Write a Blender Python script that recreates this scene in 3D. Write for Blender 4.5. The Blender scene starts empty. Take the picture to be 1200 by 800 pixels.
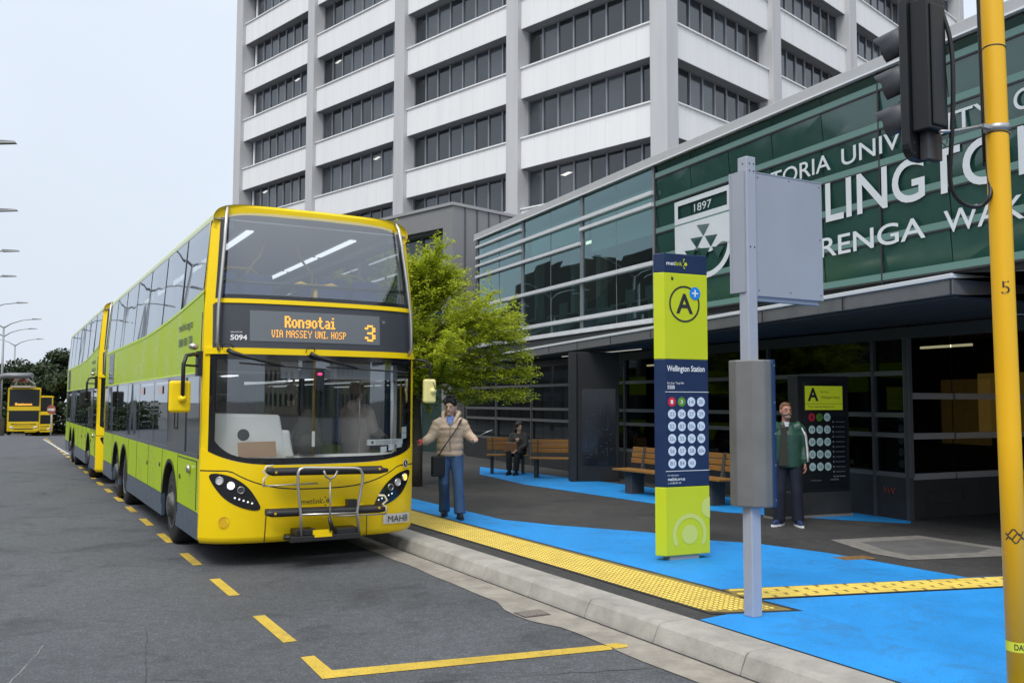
import bpy, math, random
from mathutils import Vector, Matrix
R = math.radians
random.seed(7)
scene = bpy.context.scene
col = scene.collection

# ------------------------------------------------------------------ camera, sky, sun, exposure
cam_d = bpy.data.cameras.new('camera'); cam = bpy.data.objects.new('camera', cam_d); col.objects.link(cam)
cam_d.sensor_width = 36; cam_d.lens = 36*1064.93/1200; cam_d.clip_start = .05; cam_d.clip_end = 6000
cam.location = (0, 0, 1.85)
cam.rotation_mode = 'QUATERNION'
cam.rotation_quaternion = (Matrix.Rotation(R(90+3.835), 4, 'X') @ Matrix.Rotation(R(0.1455), 4, 'Z')).to_quaternion()
scene.camera = cam
scene.render.resolution_x = 1024; scene.render.resolution_y = 682
scene.render.engine = 'CYCLES'
scene.cycles.max_bounces = 8; scene.cycles.transparent_max_bounces = 24; scene.cycles.sample_clamp_indirect = 4.0

world = bpy.data.worlds.new('World'); scene.world = world; world.use_nodes = True
nt = world.node_tree; nt.nodes.clear()
SUN_EL, SUN_AZ = R(52), R(200)
sky = nt.nodes.new('ShaderNodeTexSky'); sky.sky_type = 'NISHITA'; sky.sun_disc = False
sky.sun_elevation = SUN_EL; sky.sun_rotation = SUN_AZ; sky.air_density = 1.0; sky.dust_density = 3.0
bg1 = nt.nodes.new('ShaderNodeBackground'); bg1.inputs[1].default_value = .05
nt.links.new(sky.outputs[0], bg1.inputs[0])
# overcast layer: an even pale cloud deck, a little brighter overhead
tc = nt.nodes.new('ShaderNodeTexCoord'); sep = nt.nodes.new('ShaderNodeSeparateXYZ'); nt.links.new(tc.outputs['Generated'], sep.inputs[0])
ramp = nt.nodes.new('ShaderNodeValToRGB'); nt.links.new(sep.outputs[2], ramp.inputs[0])
ramp.color_ramp.elements[0].position = 0.0; ramp.color_ramp.elements[0].color = (.475, .52, .585, 1)
ramp.color_ramp.elements[1].position = .9; ramp.color_ramp.elements[1].color = (.97, .985, 1.02, 1)
e = ramp.color_ramp.elements.new(.38); e.color = (.50, .55, .62, 1)
nz = nt.nodes.new('ShaderNodeTexNoise'); nz.inputs['Scale'].default_value = 1.6; nz.inputs['Detail'].default_value = 5
nt.links.new(tc.outputs['Generated'], nz.inputs[0])
mr = nt.nodes.new('ShaderNodeMapRange'); mr.inputs[1].default_value = .3; mr.inputs[2].default_value = .7; mr.inputs[3].default_value = .92; mr.inputs[4].default_value = 1.04
nt.links.new(nz.outputs[0], mr.inputs[0])
bg2 = nt.nodes.new('ShaderNodeBackground'); nt.links.new(ramp.outputs[0], bg2.inputs[0]); nt.links.new(mr.outputs[0], bg2.inputs[1])
add = nt.nodes.new('ShaderNodeMixShader'); add.inputs[0].default_value = .9
nt.links.new(bg1.outputs[0], add.inputs[1]); nt.links.new(bg2.outputs[0], add.inputs[2])
out = nt.nodes.new('ShaderNodeOutputWorld'); nt.links.new(add.outputs[0], out.inputs[0])

sun_d = bpy.data.lights.new('sun', 'SUN'); sun_d.energy = 1.15; sun_d.angle = R(25); sun_d.color = (1, .96, .9)
sun = bpy.data.objects.new('sun', sun_d); col.objects.link(sun)
sd = Vector((math.cos(SUN_EL)*math.sin(SUN_AZ), math.cos(SUN_EL)*math.cos(SUN_AZ), math.sin(SUN_EL)))
sun.rotation_euler = sd.to_track_quat('Z', 'Y').to_euler(); sun.location = (0, -20, 40)
vs = scene.view_settings
scene.display_settings.display_device = 'sRGB'
vs.view_transform = 'Standard'; vs.look = 'None'; vs.gamma = 1; vs.exposure = 0.78; vs.use_curve_mapping = False

# ------------------------------------------------------------------ materials
MATS = {}
def mat(name, color=(.5, .5, .5), rough=.5, metal=0.0, noise=0.0, nscale=8.0, bump=0.0, bscale=60.0, spec=.5, emit=None, estr=1.0,
        coat=0.0, ior=None, c2=None, streak=False, aniso=None):
    if name in MATS: return MATS[name]
    m = bpy.data.materials.new(name); m.use_nodes = True; MATS[name] = m
    n = m.node_tree.nodes; l = m.node_tree.links; b = n['Principled BSDF']
    b.inputs['Base Color'].default_value = (*color, 1); b.inputs['Roughness'].default_value = rough; b.inputs['Metallic'].default_value = metal
    b.inputs['Specular IOR Level'].default_value = spec
    if coat: b.inputs['Coat Weight'].default_value = coat; b.inputs['Coat Roughness'].default_value = .05
    if ior: b.inputs['IOR'].default_value = ior
    if emit: b.inputs['Emission Color'].default_value = (*emit, 1); b.inputs['Emission Strength'].default_value = estr
    if noise or bump:
        t = n.new('ShaderNodeTexCoord')
        src = t.outputs['Object']
        if streak or aniso:
            mp = n.new('ShaderNodeMapping'); mp.inputs['Scale'].default_value = aniso or (1, 1, .12); l.new(src, mp.inputs[0]); src = mp.outputs[0]
    if noise:
        a = n.new('ShaderNodeTexNoise'); a.inputs['Scale'].default_value = nscale; a.inputs['Detail'].default_value = 8; a.inputs['Roughness'].default_value = .65
        l.new(src, a.inputs[0])
        mx = n.new('ShaderNodeMix'); mx.data_type = 'RGBA'
        d = c2 or tuple(max(0, c*(1-noise)) for c in color); br = tuple(min(1, c*(1+noise*.6)) for c in color)
        mx.inputs[6].default_value = (*d, 1); mx.inputs[7].default_value = (*br, 1)
        r = n.new('ShaderNodeMapRange'); r.inputs[1].default_value = .3; r.inputs[2].default_value = .7; l.new(a.outputs[0], r.inputs[0])
        l.new(r.outputs[0], mx.inputs[0]); l.new(mx.outputs[2], b.inputs['Base Color'])
        r2 = n.new('ShaderNodeMapRange'); r2.inputs[1].default_value = .3; r2.inputs[2].default_value = .7
        r2.inputs[3].default_value = max(.02, rough-.08); r2.inputs[4].default_value = min(1, rough+.1); l.new(a.outputs[0], r2.inputs[0]); l.new(r2.outputs[0], b.inputs['Roughness'])
    if bump:
        a = n.new('ShaderNodeTexNoise'); a.inputs['Scale'].default_value = bscale; a.inputs['Detail'].default_value = 5; l.new(src, a.inputs[0])
        bp = n.new('ShaderNodeBump'); bp.inputs['Strength'].default_value = bump; bp.inputs['Distance'].default_value = .01
        l.new(a.outputs[0], bp.inputs['Height']); l.new(bp.outputs[0], b.inputs['Normal'])
    return m

def glass(name, tint=(.8, .85, .85), base=.06, rough=.01, warp=0.0, wscale=1.0, refl=(.9, .95, 1)):
    """thin sheet of tinted glass: see-through, mirror reflection growing towards grazing"""
    if name in MATS: return MATS[name]
    m = bpy.data.materials.new(name); m.use_nodes = True; MATS[name] = m
    n = m.node_tree.nodes; l = m.node_tree.links; n.remove(n['Principled BSDF']); o = n['Material Output']
    tr = n.new('ShaderNodeBsdfTransparent'); tr.inputs[0].default_value = (*tint, 1)
    gl = n.new('ShaderNodeBsdfGlossy'); gl.inputs['Roughness'].default_value = rough; gl.inputs[0].default_value = (*refl, 1)
    lw = n.new('ShaderNodeLayerWeight'); lw.inputs[0].default_value = .5
    p = n.new('ShaderNodeMath'); p.operation = 'POWER'; p.inputs[1].default_value = 3.2; l.new(lw.outputs['Facing'], p.inputs[0])
    mm = n.new('ShaderNodeMath'); mm.operation = 'MULTIPLY_ADD'; mm.inputs[1].default_value = .9-base; mm.inputs[2].default_value = base; l.new(p.outputs[0], mm.inputs[0])
    mx = n.new('ShaderNodeMixShader'); l.new(mm.outputs[0], mx.inputs[0]); l.new(tr.outputs[0], mx.inputs[1]); l.new(gl.outputs[0], mx.inputs[2])
    l.new(mx.outputs[0], o.inputs[0])
    if warp:
        t = n.new('ShaderNodeTexCoord'); a = n.new('ShaderNodeTexNoise'); a.inputs['Scale'].default_value = wscale; a.inputs['Detail'].default_value = 1; l.new(t.outputs['Object'], a.inputs[0])
        bp = n.new('ShaderNodeBump'); bp.inputs['Strength'].default_value = warp; bp.inputs['Distance'].default_value = .05
        l.new(a.outputs[0], bp.inputs['Height']); l.new(bp.outputs[0], gl.inputs['Normal'])
    return m

# ------------------------------------------------------------------ mesh builder
TXT = {}
def text_geo(s, bold=0.0):
    k = (s, bold)
    if k in TXT: return TXT[k]
    c = bpy.data.curves.new('t', 'FONT'); c.body = s; c.size = 1; c.offset = bold; c.resolution_u = 6 if len(s) > 1 and s.isupper() else 4; c.fill_mode = 'FRONT'
    o = bpy.data.objects.new('t', c); col.objects.link(o)
    dg = bpy.context.evaluated_depsgraph_get(); me = bpy.data.meshes.new_from_object(o.evaluated_get(dg))
    vs_ = [(v.co.x, v.co.y) for v in me.vertices]; fs = [tuple(p.vertices) for p in me.polygons]
    bpy.data.objects.remove(o); bpy.data.curves.remove(c); bpy.data.meshes.remove(me)
    x0 = min(v[0] for v in vs_); x1 = max(v[0] for v in vs_); y1 = max(v[1] for v in vs_)
    TXT[k] = (vs_, fs, x0, x1, y1); return TXT[k]

class MB:
    def __init__(s): s.v = []; s.f = []; s.m = []; s.s = []
    def face(s, idx, mi=0, sm=False): s.f.append(tuple(idx)); s.m.append(mi); s.s.append(sm)
    def poly(s, pts, mi=0):
        b = len(s.v); s.v += [tuple(p) for p in pts]; s.face(range(b, b+len(pts)), mi)
        return s
    def box(s, x0, x1, y0, y1, z0, z1, mi=0):
        return s.hexa([(x0, y0, z0), (x1, y0, z0), (x1, y1, z0), (x0, y1, z0), (x0, y0, z1), (x1, y0, z1), (x1, y1, z1), (x0, y1, z1)], mi)
    def hexa(s, p, mi=0):
        b = len(s.v); s.v += [tuple(q) for q in p]
        for q in ((0, 3, 2, 1), (4, 5, 6, 7), (0, 1, 5, 4), (1, 2, 6, 5), (2, 3, 7, 6), (3, 0, 4, 7)): s.face([b+i for i in q], mi)
        return s
    def bar(s, a, b_, w, h, up=(0, 0, 1), mi=0):
        """box from a to b, width w (sideways) and height h (along up)"""
        a = Vector(a); b_ = Vector(b_); d = (b_-a).normalized(); u = Vector(up); sd_ = d.cross(u).normalized(); u = sd_.cross(d).normalized()
        p = []
        for q in (a, b_):
            for i, j in ((-1, -1), (1, -1), (1, 1), (-1, 1)): p.append(q+sd_*(i*w/2)+u*(j*h/2))
        return s.hexa([p[0], p[1], p[5], p[4], p[3], p[2], p[6], p[7]], mi)
    def prism(s, poly, f0, f1, mi=0, mi_side=None):
        """poly: 2D pts; f0,f1 map (u,v) to the two faces"""
        n = len(poly); b = len(s.v); s.v += [tuple(f0(*p)) for p in poly]+[tuple(f1(*p)) for p in poly]
        s.face(range(b, b+n), mi); s.face([b+n+i for i in reversed(range(n))], mi)
        ms = mi if mi_side is None else mi_side
        for i in range(n): j = (i+1) % n; s.face((b+j, b+i, b+n+i, b+n+j), ms)
        return s
    def tube(s, pts, r, seg=8, mi=0, cap=True, sx=1.0):
        pts = [Vector(p) for p in pts]; n = len(pts); rs = r if isinstance(r, (list, tuple)) else [r]*n
        prev = None; base = len(s.v)
        for i, p in enumerate(pts):
            t = (pts[min(i+1, n-1)]-pts[max(i-1, 0)]).normalized()
            if prev is None:
                a = Vector((0, 0, 1)) if abs(t.z) < .9 else Vector((0, 1, 0)); u = t.cross(a).normalized()
            else: u = (prev-t*prev.dot(t)).normalized()
            prev = u; w = t.cross(u)
            for k in range(seg):
                an = 2*math.pi*k/seg; s.v.append(tuple(p+u*(rs[i]*math.cos(an)*sx)+w*(rs[i]*math.sin(an))))
        for i in range(n-1):
            for k in range(seg):
                k2 = (k+1) % seg; s.face((base+i*seg+k, base+i*seg+k2, base+(i+1)*seg+k2, base+(i+1)*seg+k), mi, True)
        if cap: s.face([base+k for k in reversed(range(seg))], mi); s.face([base+(n-1)*seg+k for k in range(seg)], mi)
        return s
    def lathe(s, prof, o, ax=(0, 0, 1), seg=24, mi=0, smooth=True, capit=True):
        """prof: (radius, height) list along ax from o"""
        ax = Vector(ax).normalized(); a = Vector((0, 0, 1)) if abs(ax.z) < .9 else Vector((1, 0, 0)); u = ax.cross(a).normalized(); w = ax.cross(u); o = Vector(o)
        b = len(s.v)
        for r, h in prof:
            for k in range(seg):
                an = 2*math.pi*k/seg; s.v.append(tuple(o+ax*h+u*(r*math.cos(an))+w*(r*math.sin(an))))
        for i in range(len(prof)-1):
            for k in range(seg):
                k2 = (k+1) % seg; s.face((b+i*seg+k, b+i*seg+k2, b+(i+1)*seg+k2, b+(i+1)*seg+k), mi, smooth)
        if capit: s.face([b+k for k in reversed(range(seg))], mi); s.face([b+(len(prof)-1)*seg+k for k in range(seg)], mi)
        return s
    def ell(s, c, r, seg=12, rings=8, mi=0, fn=None):
        b = len(s.v); c = Vector(c)
        for i in range(rings+1):
            ph = math.pi*i/rings
            for k in range(seg):
                an = 2*math.pi*k/seg; d = Vector((math.sin(ph)*math.cos(an), math.sin(ph)*math.sin(an), math.cos(ph)))
                p = Vector((d.x*r[0], d.y*r[1], d.z*r[2])); 
                if fn: p = fn(d, p)
                s.v.append(tuple(c+p))
        for i in range(rings):
            for k in range(seg):
                k2 = (k+1) % seg; s.face((b+i*seg+k, b+(i+1)*seg+k, b+(i+1)*seg+k2, b+i*seg+k2), mi, True)
        return s
    def grid(s, fn, us, vs_, mi=0, sm=True, flip=False):
        b = len(s.v); nu = len(us)
        for v in vs_:
            for u in us: s.v.append(tuple(fn(u, v)))
        for j in range(len(vs_)-1):
            for i in range(nu-1):
                q = (b+j*nu+i, b+j*nu+i+1, b+(j+1)*nu+i+1, b+(j+1)*nu+i)
                s.face(q[::-1] if flip else q, mi, sm)
        return s
    def disc(s, c, n_, r, seg=20, mi=0, sq=1.0):
        n_ = Vector(n_).normalized(); a = Vector((0, 0, 1)) if abs(n_.z) < .9 else Vector((0, 1, 0)); u = a.cross(n_).normalized(); w = n_.cross(u); c = Vector(c)
        return s.poly([c+u*(r*math.cos(2*math.pi*k/seg))+w*(r*sq*math.sin(2*math.pi*k/seg)) for k in range(seg)], mi)
    def ring(s, c, n_, r0, r1, seg=28, mi=0, a0=0, a1=360):
        n_ = Vector(n_).normalized(); a = Vector((0, 0, 1)) if abs(n_.z) < .9 else Vector((0, 1, 0)); u = a.cross(n_).normalized(); w = n_.cross(u); c = Vector(c); b = len(s.v)
        for k in range(seg+1):
            an = R(a0+(a1-a0)*k/seg); d = u*math.cos(an)+w*math.sin(an); s.v += [tuple(c+d*r0), tuple(c+d*r1)]
        for k in range(seg): s.face((b+2*k, b+2*k+1, b+2*k+3, b+2*k+2), mi)
        return s
    def text(s, st, o, xd, h, ud=(0, 0, 1), width=None, bold=0.0, mi=0, align='l', fn=None):
        """text of cap height h from o (left end of the baseline) along xd"""
        v, f, x0, x1, y1 = text_geo(st, bold); cap = text_geo('H', bold)[4]; k = h/cap
        kx = (width/(x1-x0)) if width else k
        w = (x1-x0)*kx; sh = {'l': 0, 'c': -w/2, 'r': -w}[align]
        xd = Vector(xd).normalized(); ud = Vector(ud).normalized(); o = Vector(o); b = len(s.v)
        for x, y in v:
            p = o+xd*((x-x0)*kx+sh)+ud*(y*k); s.v.append(tuple(fn(p) if fn else p))
        for q in f: s.face([b+i for i in q], mi)
        return s
    def build(s, name, mats, parent=None, bevel=0, seg=2, loc=None, rz=None, remesh=0, smooth=0):
        me = bpy.data.meshes.new(name); me.from_pydata(s.v, [], s.f)
        if not isinstance(mats, (list, tuple)): mats = [mats]
        for m in mats: me.materials.append(m)
        me.polygons.foreach_set('material_index', s.m); me.polygons.foreach_set('use_smooth', s.s); me.update()
        o = bpy.data.objects.new(name, me); col.objects.link(o)
        if parent: o.parent = parent
        if loc is not None: o.location = loc
        if rz is not None: o.rotation_euler = (0, 0, rz)
        if remesh:
            md = o.modifiers.new('r', 'REMESH'); md.mode = 'VOXEL'; md.voxel_size = remesh; md.use_smooth_shade = True
            if smooth: ms = o.modifiers.new('s', 'SMOOTH'); ms.factor = .5; ms.iterations = smooth
            dg = bpy.context.evaluated_depsgraph_get(); m2 = bpy.data.meshes.new_from_object(o.evaluated_get(dg)); o.modifiers.clear(); o.data = m2
            m2.name = name
            if not m2.materials:
                for m in mats: m2.materials.append(m)
            bpy.data.meshes.remove(me)
        if bevel:
            md = o.modifiers.new('b', 'BEVEL'); md.width = bevel; md.segments = seg; md.limit_method = 'ANGLE'; md.angle_limit = R(35)
            md.harden_normals = False
        return o

def bits(s, name, mats, parent=None, bevel=0, seg=2):
    return s.build(name, mats, parent, bevel, seg)
def tag(o, label=None, cat=None, group=None, kind=None):
    if label: o['label'] = label
    if cat: o['category'] = cat
    if group: o['group'] = group
    if kind: o['kind'] = kind
    return o
def empty(name, loc=(0, 0, 0), rz=0, label=None, cat=None, group=None):
    o = bpy.data.objects.new(name, None); col.objects.link(o); o.location = loc; o.rotation_euler = (0, 0, rz); o.empty_display_size = .2
    return tag(o, label, cat, group)
def copy_tree(o, parent=None, skip=()):
    c = o.copy(); col.objects.link(c); c.parent = parent
    for ch in [x for x in o.children]:
        if ch.name.split('.')[0] in skip: continue
        copy_tree(ch, c, skip)
    return c

# road frame: s = sideways from the viewer's path towards the footpath, t = along the street away from the viewer
NX, NY = .87222, .48912
AX, AY = -.48912, .87222
def ST(s, t, z=0.0): return Vector((NX*s+AX*t, NY*s+AY*t, z))
RZ = math.atan2(NY, NX)
def frange(a, b, n): return [a+(b-a)*i/n for i in range(n+1)]
def dip(y): return -0.038*max(0.0, y-48.7) if y < 95 else -0.038*46.3-.002*(y-95)
# ------------------------------------------------------------------ setting: ground, road, kerb, footpath, paint
def asphalt(name, c1, c2, speck, rough=.82, patches=.5, big=.25):
    m = bpy.data.materials.new(name); m.use_nodes = True; n = m.node_tree.nodes; l = m.node_tree.links; b = n['Principled BSDF']
    t = n.new('ShaderNodeTexCoord')
    a = n.new('ShaderNodeTexNoise'); a.inputs['Scale'].default_value = big; a.inputs['Detail'].default_value = 7; a.inputs['Roughness'].default_value = .6; l.new(t.outputs['Object'], a.inputs[0])
    r = n.new('ShaderNodeMapRange'); r.inputs[1].default_value = .35; r.inputs[2].default_value = .65; l.new(a.outputs[0], r.inputs[0])
    mx = n.new('ShaderNodeMix'); mx.data_type = 'RGBA'; mx.inputs[6].default_value = (*c1, 1); mx.inputs[7].default_value = (*c2, 1); l.new(r.outputs[0], mx.inputs[0])
    f = n.new('ShaderNodeTexNoise'); f.inputs['Scale'].default_value = 60; f.inputs['Detail'].default_value = 3; f.inputs['Roughness'].default_value = .8; l.new(t.outputs['Object'], f.inputs[0])
    r2 = n.new('ShaderNodeMapRange'); r2.inputs[1].default_value = .3; r2.inputs[2].default_value = .72; r2.inputs[3].default_value = 1-speck; r2.inputs[4].default_value = 1+speck; l.new(f.outputs[0], r2.inputs[0])
    md = n.new('ShaderNodeTexNoise'); md.inputs['Scale'].default_value = 9; md.inputs['Detail'].default_value = 6; l.new(t.outputs['Object'], md.inputs[0])
    r3 = n.new('ShaderNodeMapRange'); r3.inputs[1].default_value = .3; r3.inputs[2].default_value = .7; r3.inputs[3].default_value = .86; r3.inputs[4].default_value = 1.1; l.new(md.outputs[0], r3.inputs[0])
    mu = n.new('ShaderNodeMath'); mu.operation = 'MULTIPLY'; l.new(r2.outputs[0], mu.inputs[0]); l.new(r3.outputs[0], mu.inputs[1])
    vo = n.new('ShaderNodeTexVoronoi'); vo.inputs['Scale'].default_value = 75; l.new(t.outputs['Object'], vo.inputs[0])   # stone chips
    sp_ = n.new('ShaderNodeSeparateColor'); l.new(vo.outputs['Color'], sp_.inputs[0])
    r5 = n.new('ShaderNodeMapRange'); r5.inputs[1].default_value = .55; r5.inputs[2].default_value = 1.0; r5.inputs[3].default_value = .84; r5.inputs[4].default_value = 1.38; l.new(sp_.outputs[0], r5.inputs[0])
    mu2 = n.new('ShaderNodeMath'); mu2.operation = 'MULTIPLY'; l.new(mu.outputs[0], mu2.inputs[0]); l.new(r5.outputs[0], mu2.inputs[1]); 
    st_ = n.new('ShaderNodeTexNoise'); st_.inputs['Scale'].default_value = 1.1; st_.inputs['Detail'].default_value = 9; st_.inputs['Roughness'].default_value = .7; st_.inputs['Distortion'].default_value = .6; l.new(t.outputs['Object'], st_.inputs[0])
    r6 = n.new('ShaderNodeMapRange'); r6.inputs[1].default_value = .52; r6.inputs[2].default_value = .66; r6.inputs[3].default_value = 1.0; r6.inputs[4].default_value = .62; l.new(st_.outputs[0], r6.inputs[0])
    mu3 = n.new('ShaderNodeMath'); mu3.operation = 'MULTIPLY'; l.new(mu2.outputs[0], mu3.inputs[0]); l.new(r6.outputs[0], mu3.inputs[1]); mu = mu3
    vm = n.new('ShaderNodeVectorMath'); vm.operation = 'SCALE'; l.new(mx.outputs[2], vm.inputs[0]); l.new(mu.outputs[0], vm.inputs['Scale']); l.new(vm.outputs[0], b.inputs['Base Color'])
    r4 = n.new('ShaderNodeMapRange'); r4.inputs[3].default_value = rough-.14; r4.inputs[4].default_value = rough+.08; l.new(r.outputs[0], r4.inputs[0]); l.new(r4.outputs[0], b.inputs['Roughness'])
    bp = n.new('ShaderNodeBump'); bp.inputs['Strength'].default_value = .5; bp.inputs['Distance'].default_value = .006; l.new(f.outputs[0], bp.inputs['Height']); l.new(bp.outputs[0], b.inputs['Normal'])
    return m
M_road = asphalt('road_asphalt', (.064, .070, .078), (.104, .111, .121), .40)
M_path = asphalt('path_asphalt', (.032, .032, .033), (.060, .059, .057), .4, big=.55)
M_ground = asphalt('town_ground', (.09, .09, .088), (.13, .13, .125), .3)
M_conc = mat('kerb_concrete', (.36, .345, .31), .85, noise=.30, nscale=3.2, bump=.4, bscale=70)
M_conc2 = mat('gutter_concrete', (.30, .275, .235), .85, noise=.35, nscale=3.5, bump=.3, bscale=70)
def painted(name, c, worn, wear):
    m = mat(name, c, .6, noise=.16, nscale=1.3, bump=.9, bscale=120); n = m.node_tree.nodes; l = m.node_tree.links; b = n['Principled BSDF']
    src = b.inputs['Base Color'].links[0].from_socket; t = n.new('ShaderNodeTexCoord')
    a = n.new('ShaderNodeTexNoise'); a.inputs['Scale'].default_value = 2.2; a.inputs['Detail'].default_value = 12; a.inputs['Roughness'].default_value = .78; a.inputs['Distortion'].default_value = .8; l.new(t.outputs['Object'], a.inputs[0])
    r = n.new('ShaderNodeMapRange'); r.inputs[1].default_value = .51; r.inputs[2].default_value = .68; r.inputs[4].default_value = wear; l.new(a.outputs[0], r.inputs[0])
    g = n.new('ShaderNodeTexNoise'); g.inputs['Scale'].default_value = 55; g.inputs['Detail'].default_value = 4; l.new(t.outputs['Object'], g.inputs[0])
    r2 = n.new('ShaderNodeMapRange'); r2.inputs[1].default_value = .58; r2.inputs[2].default_value = .66; r2.inputs[4].default_value = wear*.7; l.new(g.outputs[0], r2.inputs[0])
    mxm = n.new('ShaderNodeMath'); mxm.operation = 'MAXIMUM'; l.new(r.outputs[0], mxm.inputs[0]); l.new(r2.outputs[0], mxm.inputs[1])
    mx = n.new('ShaderNodeMix'); mx.data_type = 'RGBA'; l.new(mxm.outputs[0], mx.inputs[0]); l.new(src, mx.inputs[6]); mx.inputs[7].default_value = (*worn, 1); l.new(mx.outputs[2], b.inputs['Base Color']); return m
M_blue = painted('blue_paint', (.012, .305, .80), (.035, .13, .27), .55)
M_yel = mat('tactile_yellow', (.80, .60, .11), .6, noise=.18, nscale=5, bump=.2)
M_yelb = mat('tactile_base', (.26, .19, .045), .75, noise=.25, nscale=7)
M_line = painted('road_line_yellow', (.66, .46, .05), (.16, .13, .07), .8)
M_wline = mat('road_line_white', (.6, .6, .58), .65, noise=.25, nscale=20)
M_tar = mat('tar_seal', (.03, .03, .032), .5)
M_chalk = mat('chalk_mark', (.26, .27, .28), .8)

def sheet(name, mm, s0, s1, t0, t1, ns, nt_, z, fn=None):
    b = MB(); b.grid(lambda s, t: (lambda p: (p.x, p.y, z+dip(p.y)))(ST(s, t)), frange(s0, s1, ns), frange(t0, t1, nt_))
    return tag(b.build(name, mm), kind='structure')
b = MB(); b.grid(lambda x, y: (x, y, -.03+(dip(y) if y < 400 else dip(400))), [-3000, -800, -300, -150, -80, -40, 0, 40, 80, 150, 300, 800, 3000], [-3000, -500, -100, 0, 30, 48.7, 52, 60, 80, 95, 110, 150, 400, 1000, 3500])
tag(b.build('ground', M_ground), kind='structure')
sheet('road', M_road, -16, 4.3, -14, 130, 10, 60, 0.0)

# kerb of cast blocks with joints
b = MB()
tj = [4.75+.951*k for k in range(-8, 62)]
for i in range(len(tj)-1):
    t0, t1 = tj[i]+.004, tj[i+1]-.004; j = random.uniform(-.004, .004)
    def prof(t):
        return [ST(4.43, t, -.05), ST(4.455, t, .03), ST(4.505+j, t, .128), ST(4.53+j, t, .148), ST(4.56, t, .153+j*.5), ST(4.828, t, .153), ST(4.828, t, -.05)]
    a, c = prof(t0), prof(t1)
    bb = len(b.v); b.v += [tuple(p) for p in a+c]; n = len(a)
    b.face([bb+k for k in range(n)]); b.face([bb+n+k for k in reversed(range(n))])
    for k in range(n): k2 = (k+1) % n; b.face((bb+k2, bb+k, bb+n+k, bb+n+k2))
kerb = b.build('kerb', M_conc, bevel=.006); tag(kerb, kind='structure')
# gutter channel with a wavy asphalt edge and a bulge round the drain
b = MB(); ts = frange(-3, 60, 400)
def gut(t):
    w = 4.09+.012*math.sin(t*2.1)+.008*math.sin(t*5.3+1)
    w -= .13*math.exp(-((t-7.0)/.42)**4)
    return w
b.grid(lambda u, t: ST(gut(t)+(4.45-gut(t))*u, t, .006-.002*u), [0, .5, 1], ts)
tag(b.build('gutter', M_conc2), kind='structure')
b = MB(); b.grid(lambda u, t: ST(4.425+.022*u, t, .007), [0, 1], frange(-3, 60, 60)); tag(b.build('gutter_joint_dirt', M_tar), kind='structure')
# footpath
b = MB(); b.grid(lambda s, t: ST(s, t, .148), [4.826, 6, 8, 12, 20, 40, 70], [-14, 0, 5, 10, 20, 30, 45, 60])
tag(b.build('footpath', M_path), kind='structure')

# blue painted areas
def flat(name, pts, mm, z): 
    b = MB(); b.poly([ST(s, t, z) for s, t in pts]); return tag(b.build(name, mm), kind='structure')
flat('blue_painted_strip', [(5.74, 5.98), (5.74, 6.6), (5.70, 22), (6.35, 22), (6.41, 15.2), (6.42, 11.7), (6.75, 10.9), (7.5, 9.65), (7.62, 8.9), (8.05, 8.3), (8.27, 7.4), (8.32, 5.7), (8.6, 5.62), (8.7, 5.58), (5.78, 6.42)][1:], M_blue, .153)
flat('blue_painted_area', [(4.85, -3), (4.85, 5.62), (5.2, 5.66), (5.74, 5.55), (5.76, 5.93), (8.75, 5.05), (9.4, 4.86), (9.4, -3)], M_blue, .153)
flat('blue_painted_seating_strip', [(9.95, 19.3), (9.55, 16.5), (9.7, 12.3), (9.9, 10.9), (10.6, 9.6), (11.3, 8.6), (11.75, 8.9), (11.1, 21.5)], M_blue, .152)

# tactile paving: warning domes and directional bars
b = MB(); s0, s1, t0, t1 = 5.09, 5.67, 5.62, 26.0
b.poly([ST(s0, 5.80, .156), ST(5.2, 5.7, .156), ST(s1+.07, 5.50, .156), ST(s1, t1, .156), ST(s0, t1, .156)], 1)
t = t0+.02
while t < 24:
    for k in range(10):
        s = s0+.029+k*.058
        if t < 5.83-(s-s0)*.5: continue
        r0, r1, h = .0235, .016, .162
        q = 6; bb = len(b.v)
        for rr, zz in ((r0, .156), (r1, h)):
            for a in range(q): an = 2*math.pi*a/q; b.v.append(tuple(ST(s+rr*math.cos(an), t+rr*math.sin(an), zz)))
        b.face([bb+q+a for a in range(q)])
        for a in range(q): a2 = (a+1) % q; b.face((bb+a, bb+a2, bb+q+a2, bb+q+a))
    t += .058
tag(b.build('tactile_warning_strip', [M_yel, M_yelb]), kind='structure')
b = MB(); p0, p1 = ST(5.745, 6.2, 0), ST(9.6, 5.06, 0); d = (p1-p0).normalized(); w = Vector((-d.y, d.x, 0)); L = (p1-p0).length
b.poly([(*(p0-w*.205).xy, .156), (*(p1-w*.205).xy, .156), (*(p1+w*.205).xy, .156), (*(p0+w*.205).xy, .156)], 1)
x = .04
while x < L-.3:
    for k in range(5):
        c = p0+d*(x+(.15 if k % 2 else 0))+w*(-.16+.08*k)
        bb = len(b.v); l = .26
        q = [(0, -.029), (l, -.029), (l, .029), (0, .029)]; q2 = [(.012, -.022), (l-.012, -.022), (l-.012, .022), (.012, .022)]
        for (u, v_), zz in [(e_, .156) for e_ in q]+[(e_, .162) for e_ in q2]: pp = c+d*u+w*v_; b.v.append((pp.x, pp.y, zz))
        for f_ in ((4, 5, 6, 7), (0, 1, 5, 4), (1, 2, 6, 5), (2, 3, 7, 6), (3, 0, 4, 7)): b.face([bb+i for i in f_])
    x += .30
tag(b.build('tactile_directional_strip', [M_yel, M_yelb]), kind='structure')
flat('tactile_edge_seal', [(5.06, 5.72), (5.16, 5.66), (5.80, 5.44), (5.715, 26), (5.06, 26)], M_tar, .1545)
b = MB()
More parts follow.
